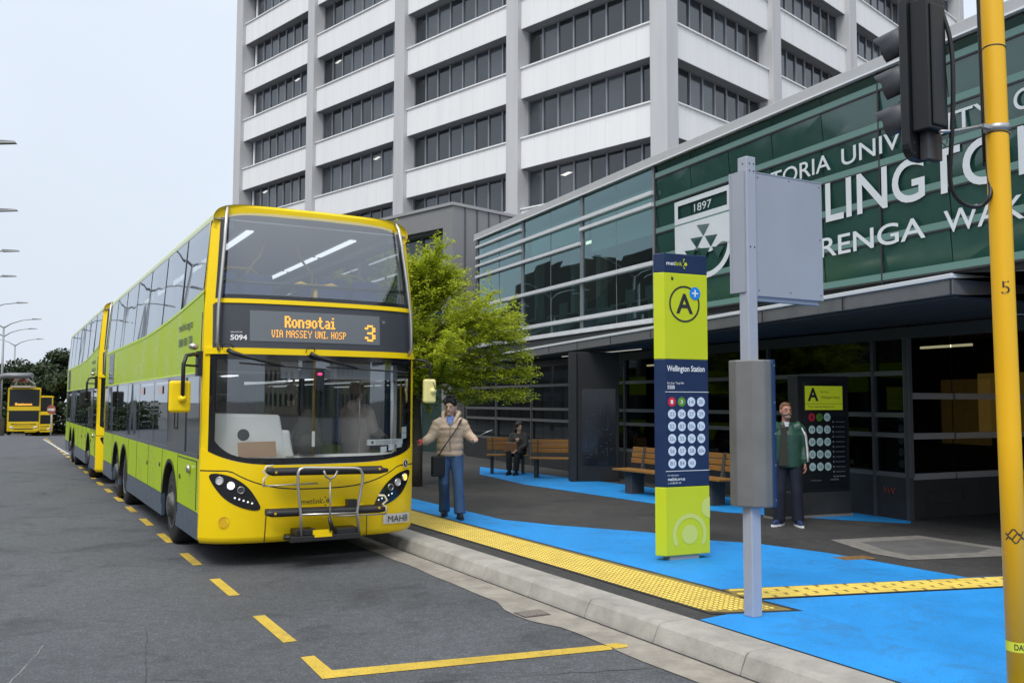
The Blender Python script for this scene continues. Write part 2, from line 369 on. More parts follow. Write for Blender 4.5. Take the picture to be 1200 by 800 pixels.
for k in range(80):   # tile joints of the tactile strips
    t = 5.9+.3*k
    b.poly([ST(5.09, t, .1575), ST(5.67, t, .1575), ST(5.67, t+.004, .1575), ST(5.09, t+.004, .1575)])
for x in ():
    c = p0+d*x; b.poly([(*(c-w*.2).xy, .1575), (*(c-w*.2+d*.004).xy, .1575), (*(c+w*.2+d*.004).xy, .1575), (*(c+w*.2).xy, .1575)])
b.poly([(*(p0-w*.228).xy, .1548), (*(p1-w*.228).xy, .1548), (*(p1+w*.228).xy, .1548), (*(p0+w*.228).xy, .1548)])
tag(b.build('tactile_joints', M_tar), kind='structure')

# painted bay line: dashes under the buses, the corner and the end line
b = MB()
k = 0
for i in range(24):
    t0 = 8.97+1.88*(i-1) if i else 7.08
    ends = [(7.08, 8.07), (9.0, 9.94), (10.86, 11.78)]
    a, c = ends[i] if i < 3 else (10.86+1.88*(i-2), 11.78+1.88*(i-2))
    b.poly([ST(1.96, a, .004), ST(2.065, a, .004), ST(2.065, c, .004), ST(1.96, c, .004)])
b.poly([ST(1.94, 6.04, .004), ST(2.06, 6.2, .004), ST(2.06, 6.62, .004), ST(1.96, 6.62, .004)])
b.poly([ST(1.94, 6.04, .0045), ST(4.07, 5.70, .0045), ST(4.1, 5.77, .0085), ST(4.07, 5.84, .0045), ST(2.06, 6.2, .0045)])
b.poly([ST(4.09, 5.69, .009), ST(4.2, 5.69, .009), ST(4.24, 5.74, .009), ST(4.2, 5.82, .009), ST(4.09, 5.84, .009)])
tag(b.build('bay_marking', M_line), kind='structure')
b = MB(); b.poly([(-22.86, 44.5, .006), (-22.78, 44.5, .006), (-15.46, 32.0, .006), (-15.54, 32.0, .006)])
tag(b.build('white_edge_line', M_wline), kind='structure')
# cracks and scratches in the road
def crack(pts, w_, mm, nm, z=.003):
    b = MB(); n = len(pts)-1; P = []
    for i in range(n):
        a, c = Vector(pts[i]), Vector(pts[i+1])
        for k in range(8): P.append(a.lerp(c, k/8)+Vector((random.uniform(-.01, .01), random.uniform(-.01, .01))))
    P.append(Vector(pts[-1]))
    L_, R_ = [], []
    for i, p in enumerate(P):
        dd = (P[min(i+1, len(P)-1)]-P[max(i-1, 0)]).normalized(); nn = Vector((-dd.y, dd.x)); ww = w_*random.uniform(.3, 1)
        L_.append(p+nn*ww/2); R_.append(p-nn*ww/2)
    for i in range(len(P)-1): b.poly([(*L_[i], z), (*R_[i], z), (*R_[i+1], z), (*L_[i+1], z)])
    return tag(b.build(nm, mm), kind='structure')
crack([(-2.98, 7.55), (-2.45, 6.25), (-2.2, 5.3)], .008, M_tar, 'road_crack')
crack([(-2.4, 6.2), (-1.0, 6.05), (.3, 6.35), (1.05, 6.5)], .008, M_tar, 'road_crack')
crack([(-3.55, 7.05), (-3.3, 6.1), (-3.05, 5.4)], .009, M_chalk, 'road_scratch')
crack([(-12.9, 24), (-10, 21.5), (-6.5, 19.5)], .03, M_tar, 'road_crack')
# concrete surround of a service cover in the footpath
b = MB()
o_ = [(3.98, 11.48), (5.25, 11.87), (5.9, 10.75), (5.5, 10.3), (4.34, 10.03), (4.10, 10.45)]
i_ = [(4.29, 11.30), (5.18, 11.58), (5.64, 10.85), (5.35, 10.55), (4.47, 10.33), (4.35, 10.6)]
for k in range(6):
    k2 = (k+1) % 6; b.poly([(*o_[k], .153), (*o_[k2], .153), (*i_[k2], .153), (*i_[k], .153)])
tag(b.build('service_cover_surround', mat('cover_concrete', (.22, .21, .19), .85, noise=.3, nscale=6, bump=.3)), kind='structure')
b = MB(); b.poly([(*p, .1535) for p in i_]); tag(b.build('service_cover_infill', mat('cover_infill', (.12, .12, .118), .8, noise=.25, nscale=4, bump=.3)), kind='structure')
b = MB(); b.poly([(3.55, 10.2, .1535), (3.95, 10.32, .1535), (4.02, 10.1, .1535), (3.62, 10.0, .1535)])
tag(b.build('rust_stain', mat('rust_dirt', (.22, .12, .04), .9, noise=.5, nscale=30)), kind='structure')
# drain grate
g0 = empty('drain_grate', ST(4.12, 6.98, .004), RZ, 'small slotted iron drain grate in the concrete gutter beside the kerb', 'drain grate')
b = MB(); b.box(-.13, .13, -.11, .11, 0, .004); b.build('frame', mat('iron', (.12, .09, .075), .6, metal=.5, noise=.4, nscale=20), g0)
b = MB()
for k in range(7): b.box(-.10+.032*k-.010, -.10+.032*k+.010, -.085, .085, .004, .009)
b.build('grating', mat('grate_bar', (.34, .31, .28), .5, metal=.5), g0)
# ------------------------------------------------------------------ office tower
M_pan = mat('spandrel_panel', (.80, .805, .81), .6, noise=.045, nscale=1.2, streak=True)
M_colm = mat('tower_column_concrete', (.50, .505, .52), .75, noise=.10, nscale=1.5, streak=True, bump=.15, bscale=40)
M_soff = mat('tower_soffit', (.20, .21, .23), .8)
M_mull = mat('tower_mullion', (.24, .25, .28), .45, metal=.4)
def tower_glass(name, c, r):
    return mat(name, c, r, spec=.75, ior=1.62, noise=.35, nscale=.5)
M_tg = [tower_glass('tower_glass_dark', (.012, .016, .020), .07), tower_glass('tower_glass_blind', (.05, .060, .070), .12), tower_glass('tower_glass_mid', (.025, .033, .041), .09)]
M_lamp = mat('office_light', (.9, .9, .85), .5, emit=(1, .95, .82), estr=.32)
T0 = Vector((6.743, 39.0, 0)); TA = math.atan2(.70839, -.70582)   # local +X of the left face runs away to the left
tower = empty('office_tower', T0, 0, 'tall white panelled office tower with grey columns and bands of dark windows', 'office tower')
dL = Vector((-.70582, .70839, 0)); dR = Vector((.70839, .70582, 0))
def face_pt(side, a, off, z):       # off = distance into the building
    return (dL*a+dR*off if side == 0 else dR*a+dL*off)+Vector((0, 0, z))
def fbox(b, side, a0, a1, o0, o1, z0, z1, mi=0):
    P = lambda a, o, z: face_pt(side, a, o, z)
    return b.hexa([P(a0, o0, z0), P(a1, o0, z0), P(a1, o1, z0), P(a0, o1, z0), P(a0, o0, z1), P(a1, o0, z1), P(a1, o1, z1), P(a0, o1, z1)], mi)
ZT, PITCH, SPH = 18.93, 3.66, 1.54
cols = [[(9.2, 10.05), (18.6, 19.55), (28.3, 29.1), (38.05, 39.0)], [(9.35, 10.24), (18.4, 19.35), (27.6, 28.5), (36.8, 37.7)]]
TOP = ZT+PITCH*5
b = MB(); b.hexa([face_pt(0, *q) for q in ((0, 0, 0), (.9, 0, 0), (.9, .92, 0), (0, .92, 0), (0, 0, TOP+1.2), (.9, 0, TOP+1.2), (.9, .92, TOP+1.2), (0, .92, TOP+1.2))])
b.build('column', M_colm, tower, bevel=.04)
for side in (0, 1):
    for a0, a1 in cols[side]:
        b = MB(); fbox(b, side, a0, a1, 0, 1.35, 0, TOP+1.2); b.build('column', M_colm, tower, bevel=.03)
    edges = [.9 if side == 0 else .92]+[x for c in cols[side] for x in c]
    for bay in range(4):
        a0, a1 = edges[bay*2], edges[bay*2+1]
        for k in range(-3, 6):
            zt = ZT+PITCH*k; rr = random.Random(side*97+bay*13+k)
            b = MB(); fbox(b, side, a0-.02, a1+.02, .28, .62, zt-SPH, zt)
            fbox(b, side, a0-.02, a1+.02, .20, .72, zt, zt+.07)
            b.build('spandrel', M_pan, tower)
            # panel joints
            jn = MB()
            n = 9
            for q in range(1, n):
                a = a0+(a1-a0)*q/n; fbox(jn, side, a-.008, a+.008, .274, .285, zt-SPH+.01, zt-.01)
            fbox(jn, side, a0, a1, .30, 1.3, zt-SPH-.02, zt-SPH-.002, 1)
            jn.build('spandrel_trim', [mat('panel_joint', (.64, .64, .67), .7), M_soff], tower)
            if k == 5: continue
            w = MB(); npane = 8; o = .86
            mixed = rr.random()
            last = side == 0 and bay == 3
            e0, e1 = a0, a1-(.75 if last else 0)
            for q in range(npane):
                p0, p1 = e0+(e1-e0)*q/npane, e0+(e1-e0)*(q+1)/npane
                z0, z1 = zt+.07, zt+PITCH-SPH-.02
                mi = 1 if rr.random() < .32 else (2 if rr.random() < .45 else 0)
                t1 = rr.uniform(-.006, .006); t2 = rr.uniform(-.006, .006)
                w.poly([face_pt(side, p0, o+t1, z0), face_pt(side, p1, o-t1, z0), face_pt(side, p1, o-t1+t2, z1), face_pt(side, p0, o+t1+t2, z1)], mi)
            ob = w.build('window_band', M_tg, tower)
            f = MB()
            for q in range(npane+1):
                p = e0+(e1-e0)*q/npane; p = min(max(p, e0+.04), e1-.04); fbox(f, side, p-.045, p+.045, o-.07, o+.03, z0, z1)
            fbox(f, side, e0, e1, o-.05, o+.02, z1-.06, z1); fbox(f, side, e0, e1, o-.05, o+.02, z0, z0+.07)
            f.build('mullion', M_mull, ob)
            if last:
                f = MB(); fbox(f, side, a1-.62, a1-.34, .9, 1.15, z0-.3, z1+.3); f.build('sky_gap_strip', mat('sky_gap_white', (.85, .86, .88), .5), tower)  # white strip standing in for the slit of sky beside the end column
            if rr.random() < .22:
                p = e0+(e1-e0)*(rr.randrange(npane)+.5)/npane; zz = z1-.28-rr.random()*.3
                f = MB(); f.poly([face_pt(side, p-.42, o-.012, zz), face_pt(side, p+.1, o-.012, zz-.10), face_pt(side, p+.42, o-.012, zz), face_pt(side, p-.1, o-.012, zz+.08)])
                f.build('ceiling_light', M_lamp, ob)
b = MB(); P = lambda x, y, z: dL*x+dR*y+Vector((0, 0, z))
b.hexa([P(.9, 1.0, 0), P(38.1, 1.0, 0), P(38.1, 36, 0), P(.9, 36, 0), P(.9, 1.0, TOP+.9), P(38.1, 1.0, TOP+.9), P(38.1, 36, TOP+.9), P(.9, 36, TOP+.9)])
b.build('core_wall', mat('tower_core', (.12, .125, .135), .6), tower)
b = MB(); b.hexa([P(-.1, -.1, TOP+1.2), P(39, -.1, TOP+1.2), P(39, 37, TOP+1.2), P(-.1, 37, TOP+1.2), P(-.1, -.1, TOP+1.6), P(39, -.1, TOP+1.6), P(39, 37, TOP+1.6), P(-.1, 37, TOP+1.6)])
b.build('roof', M_colm, tower)

# ------------------------------------------------------------------ low grey clad block in front of the tower
B0 = Vector((-1.99, 30.0, 0)); blk = empty('clad_block', B0, 0, 'low grey metal clad block behind the lime green tree, below the white tower', 'building')
M_clad = mat('grey_cladding', (.235, .235, .24), .55, metal=.2, noise=.06, nscale=2)
M_cladL = mat('light_grey_cladding', (.33, .33, .335), .5, metal=.2)
def bp(a, c, z): return dL*a+dR*c+Vector((0, 0, z))
def bbox(b, a0, a1, c0, c1, z0, z1, mi=0): return b.hexa([bp(a0, c0, z0), bp(a1, c0, z0), bp(a1, c1, z0), bp(a0, c1, z0), bp(a0, c0, z1), bp(a1, c0, z1), bp(a1, c1, z1), bp(a0, c1, z1)], mi)
b = MB(); bbox(b, 0, 14, 0, .3, 7.72, 8.42); bbox(b, 0, .5, 0, .3, 0, 7.72); bbox(b, 0, .3, .3, 9, 0, 8.42); bbox(b, 13.7, 14, .3, 9, 0, 8.42); bbox(b, .3, 13.7, 8.7, 9, 0, 8.42)
b.build('wall', M_clad, blk)
b = MB()
for k in range(16): c = .55+.55*k; bbox(b, -.035, 0, c-.02, c+.02, 0, 8.42)
b.build('cladding_seam', mat('seam_dark', (.09, .09, .095), .6), blk)
b = MB(); bbox(b, -.06, 14.06, -.06, 9.06, 8.42, 8.52); b.build('roof', M_cladL, blk)
b = MB(); bbox(b, .5, 14, .55, .6, 0, 7.72); gl_ = b.build('window', mat('block_glass', (.02, .045, .042), .08, spec=.8), blk)
b = MB()
for k in range(8): bbox(b, .5+1.7*k, .56+1.7*k, .48, .55, 0, 7.72)
b.build('mullion', M_mull, gl_)
b = MB(); bbox(b, .5, 14, .3, .55, 7.66, 7.72); b.build('soffit', M_soff, blk)

# ------------------------------------------------------------------ glazed university building over the bus stops
FC = Vector((5.8, 13.35, 0)); FM = Vector((-.41657, .90911, 0)); FN = Vector((.90911, .41657, 0))
def fp(a, off, z): return FM*a+FN*off+Vector((0, 0, z))
def fb(b, a0, a1, o0, o1, z0, z1, mi=0): return b.hexa([fp(a0, o0, z0), fp(a0, o1, z0), fp(a1, o1, z0), fp(a1, o0, z0), fp(a0, o0, z1), fp(a0, o1, z1), fp(a1, o1, z1), fp(a1, o0, z1)], mi)
uni = empty('glazed_building', FC, 0, 'glazed building with teal windows, lettered green panels and a long canopy over the footpath', 'building')
M_teal = glass('teal_glass', (.30, .47, .45), base=.17, rough=.015, warp=.10, wscale=.5, refl=(.62, .86, .88))
M_green = mat('green_film_glass', (.016, .064, .052), .07, spec=.85, ior=1.6, noise=.10, nscale=1.2)
M_gband = mat('green_louvre_edge', (.10, .20, .175), .35, spec=.6)
M_alu = mat('silver_strip', (.62, .64, .66), .4, metal=.15, noise=.08, nscale=6)
M_para = mat('parapet_metal', (.47, .47, .475), .5, metal=.15, noise=.07, nscale=3)
M_dark = mat('dark_recess', (.022, .024, .026), .6)
M_white = mat('sign_white', (.58, .62, .65), .45, noise=.05, nscale=3)
AE, AW = 16.52, -9.0
# parapet and roof
b = MB(); fb(b, AW, AE+.1, -.10, .5, 6.945, 7.13); b.build('parapet', M_para, uni, bevel=.01)
b = MB(); fb(b, AW, AE+.1, -.115, -.10, 6.93, 6.955); b.build('parapet_drip', mat('drip_white', (.75, .76, .78), .4), uni)
b = MB(); fb(b, AW, AE, .5, 14, 6.9, 6.98); fb(b, AW, AE, .2, .5, 6.86, 6.945); b.build('roof', M_para, uni)
b = MB(); fb(b, AE-.2, AE, .12, 14, 3.3, 6.9); fb(b, AW, AE, 13.8, 14, 0, 6.9); fb(b, 6.3, 6.5, .3, 8, 3.6, 6.86); b.build('wall', mat('inner_wall', (.10, .11, .115), .8), uni)
b = MB(); fb(b, AW, AE, .02, 14, 3.25, 3.52); b.build('floor_slab', mat('slab_dark', (.05, .052, .055), .8), uni)
# left glazing bays
for a0, a1 in ((6.62, 9.70), (9.84, 13.12), (13.26, 16.45)):
    g = MB()
    am = (a0+a1)/2
    for p0, p1 in ((a0, am-.01), (am+.01, a1)):
        for z0, z1 in ((3.58, 3.86), (3.95, 4.79), (4.88, 6.31), (6.40, 6.93)):
            t = random.uniform(-.004, .004)
            g.poly([fp(p1, -.0+t, z0), fp(p0, 0-t, z0), fp(p0, t, z1), fp(p1, t, z1)])
    w = g.build('window', M_teal, uni)
    s_ = [(6.355, .045), (4.83, .045), (3.905, .045), (3.60, .05)]
    if a0 < 7: s_ += [(6.10, .04)]
    elif a0 < 10: s_ += [(5.76, .04)]
    else: s_ += [(5.76, .04), (6.10, .035), (6.70, .035)]
    for z, h in s_: s = MB(); fb(s, a0-.06, a1+.06, -.10, .02, z-h, z+h); s.build('window_strip', M_alu, w, bevel=.006)
    for p0, p1 in ((a0-.07, a0), (am-.008, am+.008), (a1, a1+.07)): s = MB(); fb(s, p0, p1, -.03 if p1-p0 > .02 else -.004, .06 if p1-p0 > .02 else .01, 3.55, 6.93); s.build('mullion', mat('steel_grey', (.19, .21, .23), .5, metal=.4), w)
# rooms behind the glass
b = MB(); fb(b, 6.5, AE-.2, 7.5, 7.6, 3.52, 6.9); fb(b, 6.5, AE-.2, .4, 7.5, 3.52, 3.54, 1); b.build('room_wall', [mat('room_wall', (.16, .17, .17), .8), mat('carpet', (.05, .05, .055), .9)], uni)
b = MB(); fb(b, 6.5, AE-.2, .5, 7.5, 6.62, 6.66); b.build('room_ceiling', mat('room_ceiling', (.5, .5, .5), .8), uni)
for a, o in ((7.6, 2.2), (8.9, 4.4), (11.2, 3), (14, 2.4)):
    b = MB(); fb(b, a-.6, a+.6, o-.07, o+.07, 6.58, 6.62); b.build('ceiling_light', mat('tube_light', (.9, .9, .8), .5, emit=(1, .93, .65), estr=1.6), uni)
for a in (7.9, 10.9, 12.3, 14.6):
    b = MB(); fb(b, a-.11, a+.11, 1.1, 1.32, 3.54, 6.62); b.build('pillar', mat('pillar_white', (.42, .43, .44), .7), uni)
for a in (7.3, 8.3, 9.2, 10.6, 11.6, 12.7, 14.2, 15.3):
    b = MB(); fb(b, a-.4, a+.4, .7, 1.2, 4.22, 4.26); fb(b, a-.4, a-.36, .7, 1.2, 3.54, 4.22); fb(b, a+.36, a+.4, .7, 1.2, 3.54, 4.22); fb(b, a-.25, a+.2, 1.0, 1.03, 4.3, 4.62)
    b.build('desk', mat('desk_grey', (.22, .23, .23), .6), uni)
for a0, a1, z in ((6.62, 9.7, 5.55), (9.84, 13.1, 5.95), (13.3, 16.3, 6.1)):
    b = MB(); fb(b, a0, a1, .22, .235, z, 6.6); b.build('sky_reflection_sheet', mat('sky_reflection_pale', (.50, .53, .53), .85), uni)  # pale sheets painting in the sky reflected by the upper panes

# green panels
rows = [6.93, 6.65, 6.04, 5.45, 4.88, 4.30, 3.70]
seams = [6.52]+[6.5-1.22*k for k in range(1, 13)]
for i in range(6):
    zt, zb = rows[i], rows[i+1]
    g = MB(); rr = random.Random(i)
    for k in range(12):
        a1, a0 = seams[k]-.006, seams[k+1]+.006
        t = rr.uniform(-.004, .004)
        g.poly([fp(a1, .05+t, zb+.02), fp(a0, .05-t, zb+.02), fp(a0, -.005, zt-.02), fp(a1, .0, zt-.02)])
    p = g.build('green_panel', M_green, uni)
    g = MB(); fb(g, AW, 6.52, -.02, .03, zb+.012, zb+.115); g.build('panel_edge', M_gband, p)
    g = MB(); fb(g, AW, 6.52, -.022, .035, zb-.016, zb+.012); g.build('panel_gap', M_dark, p)
b = MB(); fb(b, AW, 6.55, .07, .12, 3.6, 6.93); b.build('backing_wall', M_dark, uni)
b = MB()
for k in (0, 5, 9): fb(b, seams[k]-.012, seams[k]+.012, -.025, .0, 3.66, 6.93)
b.build('panel_joint', M_dark, uni)
# lettering and shield on the green panels; xd points towards the viewer's right
xd = -FM
def wl(st, a, z, h, a_end=None, bold=.02):
    b = MB(); b.text(st, fp(a, -.026, z), xd, h, width=(a-a_end) if a_end is not None else None, bold=bold); b.build('lettering', M_white, uni)
wl('VICTORIA', 3.62, 5.655, .27, 1.40, .006); wl('UNIVERSITY', 1.16, 5.655, .27, -1.58, .006); wl('OF', -1.86, 5.655, .27, -2.35, .006)
wl('WEL', 3.50, 4.815, .625, 1.72, .012); wl('LINGTO', 1.53, 4.815, .625, -1.76, .012); wl('N', -1.90, 4.815, .625, -2.45, .012)
wl('TE HE', 3.62, 4.24, .31, 1.90, .008); wl('RENGA', 1.66, 4.24, .31, -.42, .008); wl('WAKA', -.74, 4.24, .31, -2.3, .008)
def z2a(zx, zy):   # shield outline on the panel plane: unit coordinates measured on the sign
    return zx, zy
sh = MB(); W0, W1 = 5.80, 3.96
def sp(a, z, o=-.024): return fp(a, o, z)
# white frame of the date bar
def spoly(pts, o=-.024, mi=0): sh.poly([sp(a, z, o) for a, z in pts], mi)
spoly([(5.80, 5.98), (3.96, 5.98), (3.96, 5.88), (5.80, 5.88)]); spoly([(5.80, 5.88), (5.68, 5.88), (5.68, 5.61), (5.80, 5.61)]); spoly([(4.08, 5.88), (3.96, 5.88), (3.96, 5.61), (4.08, 5.61)]); spoly([(5.80, 5.61), (3.96, 5.61), (3.96, 5.50), (5.80, 5.50)])
# shield field with a wavy lower edge
field = [(5.80, 5.47), (3.96, 5.47), (3.96, 4.95)]+[(4.02+.08*k, 4.86+.07*math.sin(k*.62)) for k in range(22)]
spoly(field+[(5.79, 4.9)])
def arc_pt(t, w):   # lower outline curving to the point
    a = W0-w-(W0-4.88-w)*(t**1.9); z = 4.9-(.62-w*.9)*math.sin(t*math.pi/2)**1.0
    return a, z
for sgn in (1, -1):
    n = 12
    for k in range(n):
        t0_, t1_ = k/n, (k+1)/n
        q = []
        for t, w_ in ((t0_, 0), (t1_, 0), (t1_, .12), (t0_, .12)):
            a, z = arc_pt(t, w_); a = a if sgn > 0 else 2*4.88-a; q.append((a, z))
        spoly(q if sgn > 0 else q[::-1])
sh.build('shield_emblem', M_white, uni)
sh = MB()
def z2c(zx, zy):    # zoom coordinates -> panel coordinates (affine fit over the shield)
    px, py = 740+zx*.2, 140+zy*.2
    a = 5.80-(px-792)*.0303+(px-792)*(px-792)*.00004
    zc = 5.98-(py-(238-(px-792)*.375))*.0186
    return a, zc
for tri in (((390, 602), (465, 585), (428, 655)), ((352, 680), (425, 658), (390, 728)), ((437, 655), (510, 635), (471, 707)), ((318, 752), (385, 735), (352, 802)), ((395, 728), (465, 712), (430, 780)), ((477, 707), (550, 688), (512, 760))):
    spoly([z2c(*q) for q in tri], -.029)
sh.build('shield_triangle', M_green, uni)
b = MB(); b.text('1897', fp(5.12, -.026, 5.665), xd, .15, width=.56); b.build('lettering', M_white, uni)

# canopy
M_fas = mat('canopy_fascia', (.155, .155, .16), .45, metal=.3, noise=.12, nscale=4)
M_cap = mat('canopy_cap', (.62, .64, .66), .4)
M_sof = mat('canopy_soffit', (.05, .052, .056), .65, noise=.1, nscale=2)
k0 = Vector((4.78, 9.80, 0))-FC; k1 = k0+Vector((-.308, .951, 0))*22; k2 = k0+Vector((.9, .435, 0))*9
def canopy_poly(ins): 
    c0 = k0+Vector((ins*.75, ins*1.1, 0)); c1 = k1+Vector((ins, 0, 0)); c2 = k2+Vector((0, ins, 0))
    return [c0, c2, fp(-9, 6, 0), fp(22.5, 6, 0), c1+Vector((.2, 0, 0))]
def slab(name, ins, z0, z1, mm, bev=0):
    pl = canopy_poly(ins); b = MB(); b.prism([(p.x, p.y) for p in pl], lambda x, y: (x, y, z0), lambda x, y: (x, y, z1)); 
    return b.build(name, mm, uni, bevel=bev)
can = slab('canopy', 0.0, 3.03, 3.205, M_fas, .008)
slab('canopy_cap', -.02, 3.207, 3.262, M_cap, .008)
slab('canopy_soffit', .06, 3.0, 3.028, M_sof)
b = MB()
for k in range(0, 12):     # fascia panel joints
    p = k0+Vector((-.308, .951, 0))*(.02+1.8*k); b.bar(p+Vector((-.006, 0, 3.035)), p+Vector((-.006, 0, 3.2)), .014, .014, up=(.95, .3, 0))
b.build('fascia_joint', M_dark, uni)
b = MB(); fb(b, -9, 17.4, -.02, .10, 2.80, 2.97); b.build('beam', mat('beam_grey', (.06, .063, .066), .5, metal=.3), uni)
for a0, a1 in ((6.6, 9.4), (9.7, 10.2)): b = MB(); fb(b, a0, a1, -.35, -.335, 2.975, 2.99); b.build('canopy_light', mat('soffit_light', (.5, .5, .5), .4, emit=(1, .97, .9), estr=.25), uni)
for q in ((6.5, 11.6), (7.7, 12.6)):
    b = MB(); b.lathe([(.07, 0), (.07, .01)], Vector((q[0], q[1], 2.985))-FC, seg=16); b.build('downlight', M_alu, uni)
b = MB(); fb(b, -9, AE, .35, .4, 3.2, 3.6); fb(b, -9, AE, .0, .35, 3.54, 3.58, 1); b.build('spandrel_wall', [M_dark, M_dark], uni)

# ground floor shopfront: left face along the facade, right face turned at the corner
M_gg = glass('dark_shop_glass', (.16, .18, .18), base=.06, rough=.02, warp=.08, wscale=.6, refl=(.42, .46, .50))
M_strip = mat('shop_strip', (.13, .135, .14), .45, metal=.4)
M_sill = mat('dark_plinth', (.022, .024, .026), .6, noise=.2, nscale=3)
bays = [(.0, .62), (.62, 3.0), (3.0, 5.4), (5.4, 7.8), (7.8, 10.2), (10.2, 12.6), (12.6, 15.0), (15.0, 17.4)]
for a0, a1 in bays:
    g = MB(); g.poly([fp(a1, .02, .8), fp(a0, .02, .8), fp(a0, .02, 2.8), fp(a1, .02, 2.8)]); w = g.build('shop_window', M_gg, uni)
    for z in (.80, 1.38, 1.68, 2.30): s = MB(); fb(s, a0+.02, a1-.02, -.03, .02, z-.035, z+.035); s.build('window_strip', M_strip, w)
    s = MB(); fb(s, a0-.03, a0+.03, -.04, .05, .15, 2.8); s.build('mullion', mat('shop_mullion', (.07, .075, .08), .5, metal=.3), w)
b = MB(); fb(b, 0, 17.4, -.02, .1, .15, .77); b.build('plinth', M_sill, uni)
# right face
rd = Vector((.9, .435, 0)); rn = Vector((-.435, .9, 0))
def rp(a, o, z): return rd*a+rn*o+Vector((0, 0, z))
def rb(b, a0, a1, o0, o1, z0, z1, mi=0): return b.hexa([rp(a0, o0, z0), rp(a1, o0, z0), rp(a1, o1, z0), rp(a0, o1, z0), rp(a0, o0, z1), rp(a1, o0, z1), rp(a1, o1, z1), rp(a0, o1, z1)], mi)
for a0, a1 in ((0.04, .98), (1.0, 1.98), (2.0, 3.0), (3.0, 4.0), (4.0, 5.0), (5.0, 6.0), (6.0, 7.0)):
    g = MB(); g.poly([rp(a0, .03, .8), rp(a1, .03, .8), rp(a1, .03, 3.0), rp(a0, .03, 3.0)]); w = g.build('shop_window', M_gg, uni)
    for z in (.78, 1.37, 1.96): s = MB(); rb(s, a0, a1-.03, -.02, .03, z-.045, z+.045); s.build('window_strip', mat('shop_strip_light', (.36, .37, .38), .4, metal=.4), w)
b = MB(); rb(b, -.03, .05, -.05, .05, .77, 2.82); b.build('corner_post', M_strip, uni)
b = MB(); rb(b, .06, 7, -.0, .1, .15, .735); b.build('plinth', M_sill, uni)
b = MB()
for z0, z1 in ((.34, .36), (.56, .58)): rb(b, .35, 1.15, -.012, 0, z0, z1)
rb(b, .35, .37, -.012, 0, .36, .56); rb(b, 1.13, 1.15, -.012, 0, .36, .56); rb(b, .39, 1.11, -.006, 0, .38, .54)
b.build('plinth_hatch', mat('hatch_dark', (.03, .032, .034), .4), uni)
b = MB()   # graffiti scribble on the plinth
import math as _m
b.tube([fp(.46-.02*k, -.03, .56+.05*_m.sin(k*1.9)) for k in range(12)], .006, 4); b.build('graffiti_scribble', mat('graffiti_red', (.35, .07, .05), .6), uni)
b = MB(); fb(b, -7, 17.4, 4.6, 4.7, .15, 3.0); fb(b, -7, 17.4, .2, 4.6, .15, .17, 1); b.build('shop_back_wall', [mat('shop_back', (.07, .068, .062), .8, noise=.4, nscale=1), M_sill], uni)
b = MB(); fb(b, 1.0, 1.9, 3.9, 3.94, 1.3, 2.4); fb(b, -2.4, -1.4, 3.9, 3.94, 1.1, 2.3); b.build('poster', mat('glowing_poster', (.55, .30, .06), .7, noise=.6, nscale=4, emit=(.9, .5, .1), estr=.16), uni)  # posters emit faintly, carrying the warm glow of the interior
b = MB(); fb(b, .5, 1.5, 2.0, 2.04, 2.78, 2.82); fb(b, 9, 10, 2.0, 2.04, 2.78, 2.82); b.build('shop_light', mat('shop_light', (.9, .8, .6), .5, emit=(1, .85, .5), estr=1.2), uni)

# ------------------------------------------------------------------ long building across the street (beside the frame, seen in reflections)
opp = empty('stone_building', ST(-34, 0), RZ, 'long cream stone building with rows of dark windows across the street', 'building')
M_stone = mat('cream_stone', (.34, .31, .26), .8, noise=.2, nscale=.6)
b = MB(); b.box(-12, 0, -32, 62, 0, 10.5); b.box(-12.3, .35, -32.3, 62.3, 10.5, 11.1); b.box(-9, -3, -5, 22, 11.1, 14); b.build('wall', M_stone, opp)
M_ow = mat('stone_window_glass', (.02, .023, .028), .12)
for k in range(26):
    for z in (1.2, 4.6, 7.8): b = MB(); b.box(0.0, .05, -30.6+3.5*k, -29.0+3.5*k, z, z+2.0); b.build('window', M_ow, opp)
op2 = empty('reflection_block', ST(-36, 70), RZ, 'unseen dark stepped block across the street, added for its reflection in the windows', 'building')  # out of view, added and sized so the glass mirrors a dark skyline
b = MB(); b.box(-16, 0, 0, 150, -3, 17); b.box(-14, -1, 10, 46, 17, 22); b.box(-14, -1, 60, 92, 17, 25); b.box(-15, -.5, 104, 138, 17, 20); b.build('wall', mat('dark_brick', (.10, .085, .075), .85, noise=.3, nscale=.3), op2)
for z in (2, 5.6, 9.2, 12.8): b = MB(); b.box(.0, .06, 3, 147, z, z+1.5); b.build('window_band', mat('block_window', (.03, .035, .04), .2), op2)

# low buildings up the street behind the viewer (seen only as reflections in the screens)
for nm_, s0_, s1_, h_, c_, lb in (('cream', 2, 22, 9.5, (.42, .38, .30), 'cream low building up the street behind the viewpoint'), ('grey', 24, 40, 6.5, (.12, .12, .12), 'dark low building up the street behind the viewpoint'), ('tan', 44, 70, 12, (.25, .2, .15), 'tan building up the street behind the viewpoint')):
    lo_ = empty('street_building', ST(s0_, -92), RZ, lb, 'building')
    b = MB(); b.box(0, s1_-s0_, -12, 0, 0, h_); b.box(2, 7, -10, -2, h_, h_+2.2); b.build('wall', mat('wall_'+nm_, c_, .8, noise=.2, nscale=.5), lo_)
    for q in range(int((s1_-s0_)/3)):
        for z in frange(1.2, h_-2.2, 2)[:2]: b = MB(); b.box(.8+3*q, 2.3+3*q, 0, .05, z, z+1.7); b.build('window', M_ow, lo_)
